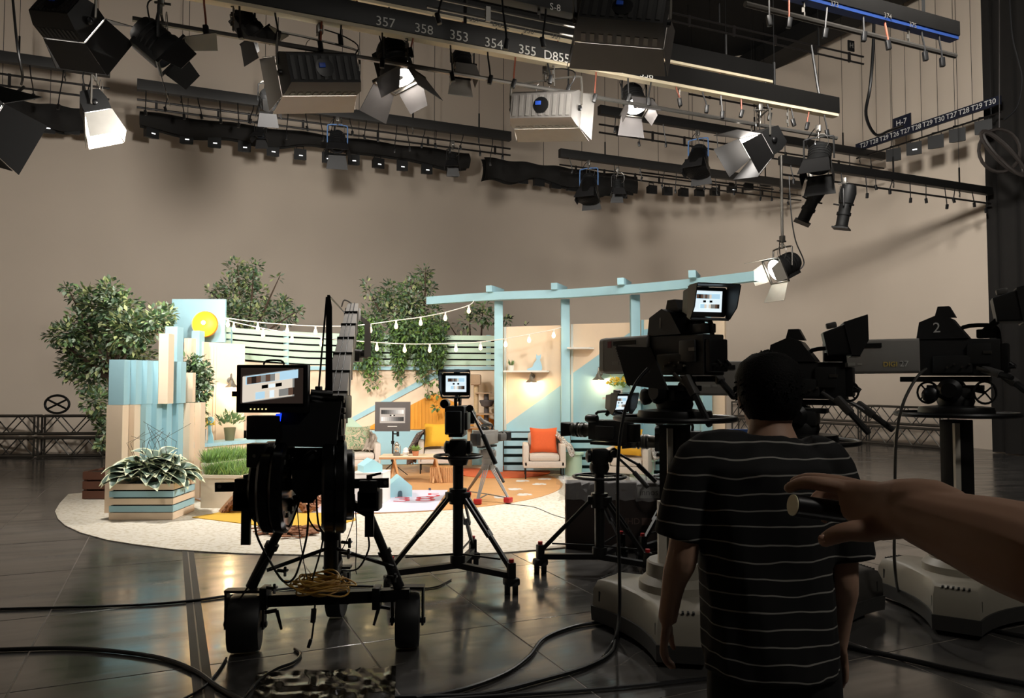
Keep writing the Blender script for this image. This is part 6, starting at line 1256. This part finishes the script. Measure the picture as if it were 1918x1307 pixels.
for (x, y) in ((640, 745), (641, 768), (640, 780), (640, 820), (597, 728)): m.box(J(x, y, 4.58), (.035, .05, .03), None, .006)
m.build('pivot_bracket', BLK, jb)
m = M()
for (P, r) in (([(478, 955), (480, 1000), (505, 1050), (530, 1088), (548, 1085), (560, 1060), (575, 1000), (578, 930)], .007), ([(560, 940), (545, 980), (520, 1010), (470, 1090), (450, 1120)], .006), ([(592, 930), (596, 980), (605, 1010), (585, 1085)], .006), ([(575, 945), (580, 975), (600, 995), (620, 960)], .005), ([(690, 1005), (690, 1030), (670, 1065), (640, 1068)], .006), ([(660, 940), (662, 970), (650, 1010), (640, 1030)], .003), ([(590, 1130), (587, 1170), (583, 1200)], .006), ([(664, 925), (668, 1000), (666, 1060), (668, 1075)], .003), ([(556, 940), (562, 1010), (575, 1085)], .003)):
    m.tube(smooth_path([J(x, y, 4.6) for x, y in P], 4), r, 5)
m.build('hanging_cables', BLKP, jb, stuff=1)
m = M(); m.box(J(580, 1205, 4.55), (.02, .02, .05), (0, .3, 0), .005); m.cyl(J(588, 1140, 4.6), J(586, 1165, 4.6), .016, n=8); m.build('cable_plug', BLKP, jb, stuff=1)
# coil of yellow cable resting on the dolly beam
m = M(); rnd = random.Random(12); c_ = J(603, 1108, 4.68)
for k in range(15):
    ra, rb = rnd.uniform(.10, .22), rnd.uniform(.07, .12); ox, oy = rnd.uniform(-.03, .03), rnd.uniform(-.03, .03); ph = rnd.uniform(0, 6); tl = rnd.uniform(-.15, .15)
    m.tube([c_+V((ox+ra*math.cos(a), oy+rb*math.sin(a), .008+.085*k/15+tl*.10*math.cos(a+ph)+.012*math.sin(3*a+ph))) for a in [2*PI*i/28 for i in range(28)]], .0055, 5, True)
one('coiled_cable', m, pm('yellow_cable', '#b98f3c', .5, var=.1), 'coil of yellow cable lying on the crane dolly beam', 'cable')
# ---------------------------------------------------------------- people
def remesh(o, vox, sm=4):
    md = o.modifiers.new('remesh', 'REMESH'); md.mode = 'VOXEL'; md.voxel_size = vox; md.use_smooth_shade = True
    s = o.modifiers.new('smooth', 'SMOOTH'); s.factor = .5; s.iterations = sm
    dg = bpy.context.evaluated_depsgraph_get(); me = bpy.data.meshes.new_from_object(o.evaluated_get(dg)); o.modifiers.clear(); o.data = me; return o
def ell(c, rx, ry, n=16, rz=0, p=2.0):
    P = []
    for i in range(n):
        a = 2*PI*i/n; x, y = math.cos(a), math.sin(a); x, y = math.copysign(abs(x)**(2/p), x)*rx, math.copysign(abs(y)**(2/p), y)*ry
        P.append(V((c[0]+x*math.cos(rz)-y*math.sin(rz), c[1]+x*math.sin(rz)+y*math.cos(rz), c[2])))
    return P
SKIN = pm('skin', '#b8937c', .55, var=.08, scale=30)
PX, PY = .742, 2.2; pz = lambda y: CAMH+(715-y)/F*PY; pxx = lambda x: (x-959)/F*PY-PX
man = thing('person', 'man seen from behind in a black T-shirt with thin white stripes, arms hanging', 'person', (PX, PY, 0))
sh = .05
m = M()
m.loft([ell((-.015, .02, .80), .158, .115, p=2.3), ell((-.018, .01, .92), .15, .105, p=2.3), ell((-.022, 0, 1.02), .148, .10, p=2.3), ell((-.027, -.01, 1.15), .158, .11, p=2.3), ell((-.03, -.015, 1.28), .166, .105, p=2.3), ell((-.022, -.01, 1.36), .160, .09, p=2.3), ell((-.01, -.005, 1.41), .13, .075), ell((.0, .0, 1.45), .075, .065), ell((.0, .02, 1.50), .058, .06), ell((.0, .03, 1.56), .057, .062)])
hx = pxx(1449)                                                 # head
hc = V((hx*1.0, .045, pz(737)))
m.loft([ell((hc.x-.005, hc.y+.0, hc.z-.115), .045, .055), ell((hc.x, hc.y+.005, hc.z-.085), .062, .085), ell((hc.x, hc.y, hc.z-.04), .072, .095), ell((hc.x, hc.y, hc.z+.02), .077, .098), ell((hc.x, hc.y, hc.z+.07), .072, .092), ell((hc.x, hc.y, hc.z+.10), .045, .06), ell((hc.x, hc.y, hc.z+.108), .012, .015)])
m.loft([ell((0, .02, 1.44), .06, .058), ell((hc.x*.6, .03, 1.50), .056, .058), ell((hc.x, hc.y-.005, hc.z-.08), .055, .062)])
for s in (-1, 1): m.ball((hc.x+s*.079, hc.y+.005, hc.z-.02), .032, (.35, .6, 1), 10, (0, 0, s*.3))
m.ball((hc.x-.01, hc.y+.10, hc.z-.03), .018, (.8, 1.2, 1.3), 10); m.ball((hc.x-.005, hc.y+.093, hc.z-.068), .02, (1.2, .5, .4), 8)
for s in (-1, 1): m.ball((hc.x+s*.03, hc.y+.088, hc.z), .014, (1.2, .6, .8), 8)
def limb(m, pts, rr, n=12): m.tube(smooth_path(pts, 4), 0, n, rr=[interp([(i/(len(rr)-1), r) for i, r in enumerate(rr)], k/(4*(len(pts)-1))) for k in range(4*(len(pts)-1)+1)])
def hand(m, w, d, n, sc, side, curl=.35):                      # relaxed hanging hand; d down the hand, n out of the back of the hand, side towards the thumb
    d, n, s_ = V(d).normalized(), V(n).normalized(), V(side).normalized(); w = V(w)
    m.loft([[w+s_*(math.cos(a)*rx)+n*(math.sin(a)*ry)+d*l for a in [2*PI*i/12 for i in range(12)]] for l, rx, ry in ((-.02*sc, .026*sc, .02*sc), (.02*sc, .033*sc, .018*sc), (.06*sc, .041*sc, .017*sc), (.092*sc, .040*sc, .014*sc))])
    for k, (L, r) in enumerate(((.078, .0095), (.088, .0098), (.082, .0095), (.064, .0085))):
        b = w+d*.085*sc+s_*(.030-.0205*k)*sc; P = [b]; a = .15+.04*k; dd = d
        for q, f in enumerate((.45, .30, .25)):
            a += curl*(.6 if q == 0 else 1); P.append(P[-1]+(d*math.cos(a)-n*math.sin(a))*L*f*sc)
        m.tube([P[0]-d*.03*sc]+P, .009, 8, rr=[r*sc*1.05, r*sc*1.05, r*sc, r*sc*.95, r*sc*.75]); m.ball(P[-1], r*sc*.78, n=8)
    b = w+d*.02*sc+s_*.026*sc; P = [b, b+(d*.6+s_*.65-n*.2)*.035*sc, b+(d*.85+s_*.42-n*.3)*.066*sc, b+(d*.95+s_*.28-n*.4)*.09*sc]; m.tube(P, .01, 8, rr=[.016*sc, .0135*sc, .011*sc, .009*sc]); m.ball(P[-1], .0092*sc, n=8)
shl, shr = V((pxx(1310), 0, pz(868))), V((pxx(1548), -.0, pz(885)))
ell_, elr = V((pxx(1272), -.02, pz(1035))), V((pxx(1562), -.03, pz(1068)))
wrl, wrr = V((pxx(1252), .05, pz(1165))), V((pxx(1568), .03, pz(1205)))
limb(m, [V((-.09, 0, pz(850))), shl, shl.lerp(ell_, .5)+V((-.012, -.01, 0)), ell_, ell_.lerp(wrl, .35)+V((-.006, .0, 0)), wrl], [.06, .058, .05, .046, .042, .044, .04, .030, .028])
limb(m, [V((.11, 0, pz(860))), shr, shr.lerp(elr, .5)+V((.012, -.01, 0)), elr, elr.lerp(wrr, .35)+V((.008, 0, 0)), wrr], [.06, .058, .05, .046, .042, .044, .04, .030, .028])
hand(m, wrl, (-.12, .08, -1), (-.85, -.5, .05), 1.0, (.25, .8, 0)); hand(m, wrr, (.04, .05, -1), (.85, -.5, .05), 1.0, (-.25, .8, 0))
for s, x in ((-1, -.09), (1, .09)):
    limb(m, [(x, .02, .84), (x*1.05, .015, .6), (x*1.1, .02, .47), (x*1.1, -.01, .28), (x*1.1, -.01, .09)], [.085, .082, .07, .055, .05, .053, .045, .035, .035]); m.loft([ell((x*1.15, .03, .004), .045, .125), ell((x*1.15, .02, .05), .042, .115), ell((x*1.1, -.01, .10), .036, .045)])
body = m.build('body', SKIN, man); remesh(body, .0075, 3)
# hair: shell over the skull with short tufts
m = M()
for k in range(1): m.loft([ell((hc.x, hc.y-.018, hc.z-.075), .064, .070), ell((hc.x, hc.y-.014, hc.z-.04), .083, .092), ell((hc.x, hc.y-.006, hc.z+.0), .092, .107), ell((hc.x, hc.y, hc.z+.05), .094, .112), ell((hc.x, hc.y, hc.z+.09), .078, .095), ell((hc.x, hc.y, hc.z+.115), .045, .058), ell((hc.x, hc.y, hc.z+.122), .012, .015)])
rnd = random.Random(2)
for i in range(420):
    a = rnd.uniform(0, 2*PI); t = rnd.uniform(-.35, 1); z = math.sin(t*PI/2); c_ = math.cos(t*PI/2)
    p = V((hc.x+.088*c_*math.cos(a), hc.y-.002+.104*c_*math.sin(a), hc.z+.015+.10*z))
    if math.sin(a) > .55 and z < .35: continue
    d = V((math.cos(a)*c_, math.sin(a)*c_, z-.55)).normalized(); m.cyl(p-d*.01, p+d*.010+V((rnd.uniform(-.004, .004),)*3), .006, .002, 5)
hair = m.build('hair', pm('black_hair', '#080706', .75, var=.3, scale=60, bump=.4, bscale=180, spec=.2), man, sharp=1.5)
def stripes():
    m = pm('striped_shirt', '#0d0d0e', .85, var=0); N, L, b = nodes(m); tc = N.new('ShaderNodeTexCoord'); s = N.new('ShaderNodeSeparateXYZ'); L.new(tc.outputs['Object'], s.inputs[0])
    n = N.new('ShaderNodeTexNoise'); n.inputs['Scale'].default_value = 6; L.new(tc.outputs['Object'], n.inputs['Vector'])
    a = N.new('ShaderNodeMath'); a.operation = 'MULTIPLY_ADD'; a.inputs[1].default_value = .035; L.new(n.outputs['Fac'], a.inputs[0]); L.new(s.outputs['Z'], a.inputs[2])
    f = N.new('ShaderNodeMath'); f.operation = 'MULTIPLY'; f.inputs[1].default_value = 1/.0445; L.new(a.outputs[0], f.inputs[0]); g = N.new('ShaderNodeMath'); g.operation = 'FRACT'; L.new(f.outputs[0], g.inputs[0])
    l = N.new('ShaderNodeMath'); l.operation = 'LESS_THAN'; l.inputs[1].default_value = .095; L.new(g.outputs[0], l.inputs[0])
    x = N.new('ShaderNodeMix'); x.data_type = 'RGBA'; x.inputs[6].default_value = (*lin('#0c0c0d'), 1); x.inputs[7].default_value = (*lin('#98968f'), 1); L.new(l.outputs[0], x.inputs[0]); L.new(x.outputs[2], b.inputs['Base Color'])
    return m
m = M()
def wav(c, rx, ry, k=0, p=2.3):
    P = ell(c, rx, ry, 28, 0, p); return [V((q.x+(.006*math.sin(i*1.7+k)+.004*math.sin(i*3.1+2*k)), q.y+.006*math.cos(i*1.3+k*1.4), q.z+(.006*math.sin(i*.9)*(1 if k == 0 else .3)))) for i, q in enumerate(P)]
XS = [(pz(1245), 1318, 1550, .135), (pz(1200), 1314, 1550, .135), (pz(1120), 1310, 1549, .130), (pz(1040), 1303, 1548, .128), (pz(960), 1298, 1550, .132), (pz(900), 1298, 1556, .128), (pz(870), 1304, 1552, .125), (pz(845), 1333, 1532, .108), (pz(826), 1366, 1504, .09), (pz(812), 1390, 1478, .064)]
m.loft([wav(((pxx(a)+pxx(b))/2, -.005 if i < 7 else .01, z), (pxx(b)-pxx(a))/2, d, i) for i, (z, a, b, d) in enumerate(XS)])
sl, sr = V((pxx(1266), -.01, pz(1004))), V((pxx(1574), -.018, pz(1040)))
m.tube(smooth_path([V((-.085, 0, pz(849))), shl+V((-.002, 0, .008)), sl], 4), .07, 16, rr=[.068, .068, .069, .07, .071, .072, .071, .071, .070])
m.tube(smooth_path([V((.10, 0, pz(858))), shr+V((.004, 0, .008)), sr], 4), .07, 16, rr=[.068, .068, .069, .07, .071, .074, .076, .078, .079])
shirt = m.build('t_shirt', stripes(), man); remesh(shirt, .009, 3)
m = M(); m.loft([ell((0, .01, pz(1215)), .172, .12, 20, 0, 2.3), ell((0, .012, .84), .175, .125, 20, 0, 2.3), ell((0, .015, .76), .17, .12, 20, 0, 2.3)])
for s, x in ((-1, -.09), (1, .09)): limb(m, [(x, .015, .84), (x*1.05, .015, .62), (x*1.1, .01, .46), (x*1.12, -.005, .25), (x*1.14, -.005, .05)], [.095, .098, .09, .082, .078, .075, .07, .066, .066])
remesh(m.build('trousers', pm('black_trousers', '#0d0d0e', .85, var=.2, scale=12), man), .011, 3)
for s, x in ((-1, -.104), (1, .104)): m = M(); m.loft([ell((x, .03, .0), .05, .145), ell((x, .03, .02), .05, .145), ell((x, .02, .06), .046, .125), ell((x, -.02, .10), .042, .07)]); m.build('shoe', BLK, man)
# ---- outstretched arm of the person beside the photographer, holding a dark tube with a pale end
AQ = lambda x, y, Y: at(x, y, Y)
el = AQ(2080, 1085, .80); wr = AQ(1688, 955, 1.02); sho = V((.74, .50, 1.36))
arm = thing('person', 'bare forearm and hand reaching in from the right edge, pointing with a dark tube', 'person', (sho.x, sho.y, 0), local=False)
m = M()
fd = (wr-el); m.tube(smooth_path([sho, sho.lerp(el, .5)+V((.01, 0, -.02)), el, el+fd*.28, el+fd*.62, wr, wr+fd.normalized()*.03], 3), .05, 16, rr=[.058, .058, .056, .054, .052, .050, .048, .050, .052, .056, .055, .052, .047, .042, .037, .032, .027, .020, .012])
kn = AQ(1600, 945, 1.09); s1 = AQ(1572, 952, 1.10)
m.loft([[c+(V((0, 0, 1))*math.cos(a)*rz+V((.83, .55, 0))*math.sin(a)*ry) for a in [2*PI*i/14 for i in range(14)]] for c, rz, ry in ((AQ(1800, 952, .955), .022, .020), (AQ(1755, 947, .985), .033, .029), (AQ(1720, 948, 1.0), .0365, .031), (AQ(1685, 953, 1.018), .040, .030), (AQ(1650, 957, 1.045), .040, .025), (AQ(1612, 946, 1.075), .036, .021), (AQ(1582, 934, 1.09), .026, .016))])
def finger(P, rr): P = [AQ(*p) for p in P]; m.tube(smooth_path(P, 3), .009, 10, rr=[interp([(i/(len(rr)-1), r) for i, r in enumerate(rr)], k/(3*(len(P)-1))) for k in range(3*(len(P)-1)+1)]); m.ball(P[-1], rr[-1]*1.02, n=10)
finger([(1630, 925, 1.08), (1580, 913, 1.09), (1530, 905, 1.10), (1500, 905, 1.115), (1478, 914, 1.125)], [.0125, .012, .0108, .0098, .0082])      # index
finger([(1625, 918, 1.10), (1575, 905, 1.125), (1525, 898, 1.145), (1505, 898, 1.155), (1488, 902, 1.165)], [.0125, .012, .011, .0095, .0078])     # middle
finger([(1620, 930, 1.12), (1575, 920, 1.15), (1540, 925, 1.165), (1520, 945, 1.16)], [.012, .0115, .0105, .008])                                # ring
finger([(1620, 950, 1.13), (1580, 948, 1.155), (1555, 958, 1.16), (1545, 972, 1.15)], [.011, .0105, .0095, .007])                                 # little
finger([(1665, 975, 1.03), (1630, 992, 1.03), (1590, 995, 1.035), (1562, 1003, 1.045), (1545, 1012, 1.055)], [.020, .017, .0135, .0125, .0095])   # thumb
remesh(m.build('arm', SKIN, arm), .0035, 3)
m = M(); m.ball(AQ(1541, 1008, 1.046), .007, (1, .4, .8), 8); m.build('thumb_nail', pm('nail', '#c9a08a', .35), arm)
m = M(); m.tube(smooth_path([sho+V((.06, -.02, .03)), sho, sho.lerp(el, .42)], 4), .07, 18, rr=[.085, .082, .08, .078, .076, .075, .075, .075, .076]); m.build('sleeve', pm('dark_sleeve', '#151515', .85, var=.2), arm)
tube = thing('dark_tube', 'dark tube with a pale round end held in the pointing hand', 'tube', AQ(1487, 946, 1.10))
m = M(); a0, a1 = V((0, 0, 0)), AQ(1600, 962, 1.115)-AQ(1487, 946, 1.10); m.cyl(a0, a1, .0155, n=20); m.build('barrel', BLKP, tube)
e = (a1-a0).normalized(); m = M(); m.lathe([(.0150, 0), (.0150, .0015)], -e*.001, -e, 24); m.build('end_cap', pm('ivory_cap', '#e8dfb8', .5, var=.05), tube)
# ---------------------------------------------------------------- cables on the floor
def cable(label, P, r=.011, mat=BLKP, z=None, k=6):
    m = M(); m.tube(smooth_path([fl(x, y, r+.001) if not isinstance(x, V) else x for x, y in P], k), r, 8); return one('floor_cable', m, mat, label, 'cable', 'cables lying across the studio floor')
cable('black cable running in from the left edge to the crane dolly', [(-60, 1142), (100, 1138), (250, 1133), (350, 1126), (440, 1114), (540, 1102), (620, 1097), (700, 1098)], .010)
cable('thick black cable curving from the left edge to the bottom beside the crane', [(-60, 1219), (100, 1214), (200, 1218), (300, 1232), (365, 1256), (410, 1288), (470, 1320), (520, 1345)], .013)
cable('thin black cable curving down from the left crane wheel', [(424, 1232), (408, 1258), (380, 1288), (345, 1308), (300, 1330)], .007)
cable('black cable looping from the crane coil to the bottom edge', [(552, 1215), (563, 1225), (550, 1240), (520, 1252), (485, 1275), (462, 1300), (440, 1330)], .009)
cable('long thick cable sweeping along the bottom towards the left pedestal', [(740, 1306), (900, 1300), (1020, 1272), (1100, 1248), (1145, 1222), (1155, 1190), (1152, 1165)], .013)
cable('thick cable curving from the left pedestal base to the bottom centre', [(1145, 1163), (1080, 1172), (1020, 1195), (990, 1230), (945, 1262), (870, 1290), (780, 1308)], .012)
cable('dark cable crossing the bottom edge in front of the man', [(700, 1318), (900, 1305), (1100, 1292), (1250, 1278), (1400, 1262)], .010)
cable('thin black cable from the centre tripod to the crane leg', [(845, 1085), (820, 1098), (790, 1102), (762, 1101)], .006)
cable('thin black cable across the pale carpet to the box', [(918, 924), (930, 940), (960, 945), (1000, 950), (1035, 964), (1062, 972)], .008)
cable('thin pale cable on the floor right of the man', [(1575, 1090), (1640, 1110), (1720, 1136), (1800, 1148), (1935, 1160)], .010, GREY)
cable('dark cable at the lower right corner', [(1811, 1150), (1830, 1168), (1870, 1182), (1935, 1195)], .014)
cable('dark cable running from behind the man to the lower right corner', [(1560, 1205), (1700, 1235), (1800, 1258), (1940, 1285)], .016)
m = M(); m.tube(smooth_path([at(1214, 690, 4.75), at(1190, 720, 4.7), at(1168, 780, 4.6), at(1158, 860, 4.5), at(1157, 960, 4.4), at(1160, 1060, 4.35), at(1160, 1150, 4.3), fl(1152, 1195, .02), fl(1130, 1230, .014)], 6), .010, 8); one('hanging_cable', m, BLKP, 'thick black cable hanging from the left studio camera to the floor', 'cable')
m = M(); m.tube(smooth_path([at(1735, 690, 5.3), at(1715, 710, 5.25), at(1690, 760, 5.2), at(1678, 830, 5.2), at(1676, 950, 5.2), at(1676, 1060, 5.2), fl(1690, 1118, .02), fl(1740, 1110, .02), fl(1795, 1085, .02)], 6), .010, 8); one('hanging_cable', m, pm('cable_sheen', '#3a3834', .4), 'thick cable hanging from the far right studio camera into a loop', 'cable')
# crumpled plastic sheet on the floor near the bottom edge
m = M(); rnd = random.Random(21); NS = [[rnd.uniform(0, 1) for _ in range(20)] for _ in range(12)]
A = [fl(482, 1262), fl(742, 1252), fl(738, 1345), fl(470, 1345)]
m.grid(lambda s, t: A[0].lerp(A[1], s).lerp(A[3].lerp(A[2], s), t)+V((0, 0, .004+.014*NS[int(t*11)][int(s*19)])), 38, 22)
one('plastic_sheet', m, pm('shiny_black_plastic', '#16130c', .16, spec=.5, var=.2), 'shiny crumpled black plastic sheet on the floor at the bottom edge', 'plastic sheet', sharp=3)
# blue board standing behind the middle pedestal
p = at(1376, 830, 8.5); bb = thing('blue_board', 'dark blue board standing behind the left pedestal camera', 'board', V((p.x, 8.5, 0))); m = M(); m.box((0, 0, .55), (.30, .05, 1.1), None, .005); m.build('board', pm('deep_blue', '#1b3f78', .6, var=.08), bb); m = M(); m.box((0, 0, .01), (.34, .3, .02)); m.build('foot', BLK, bb)
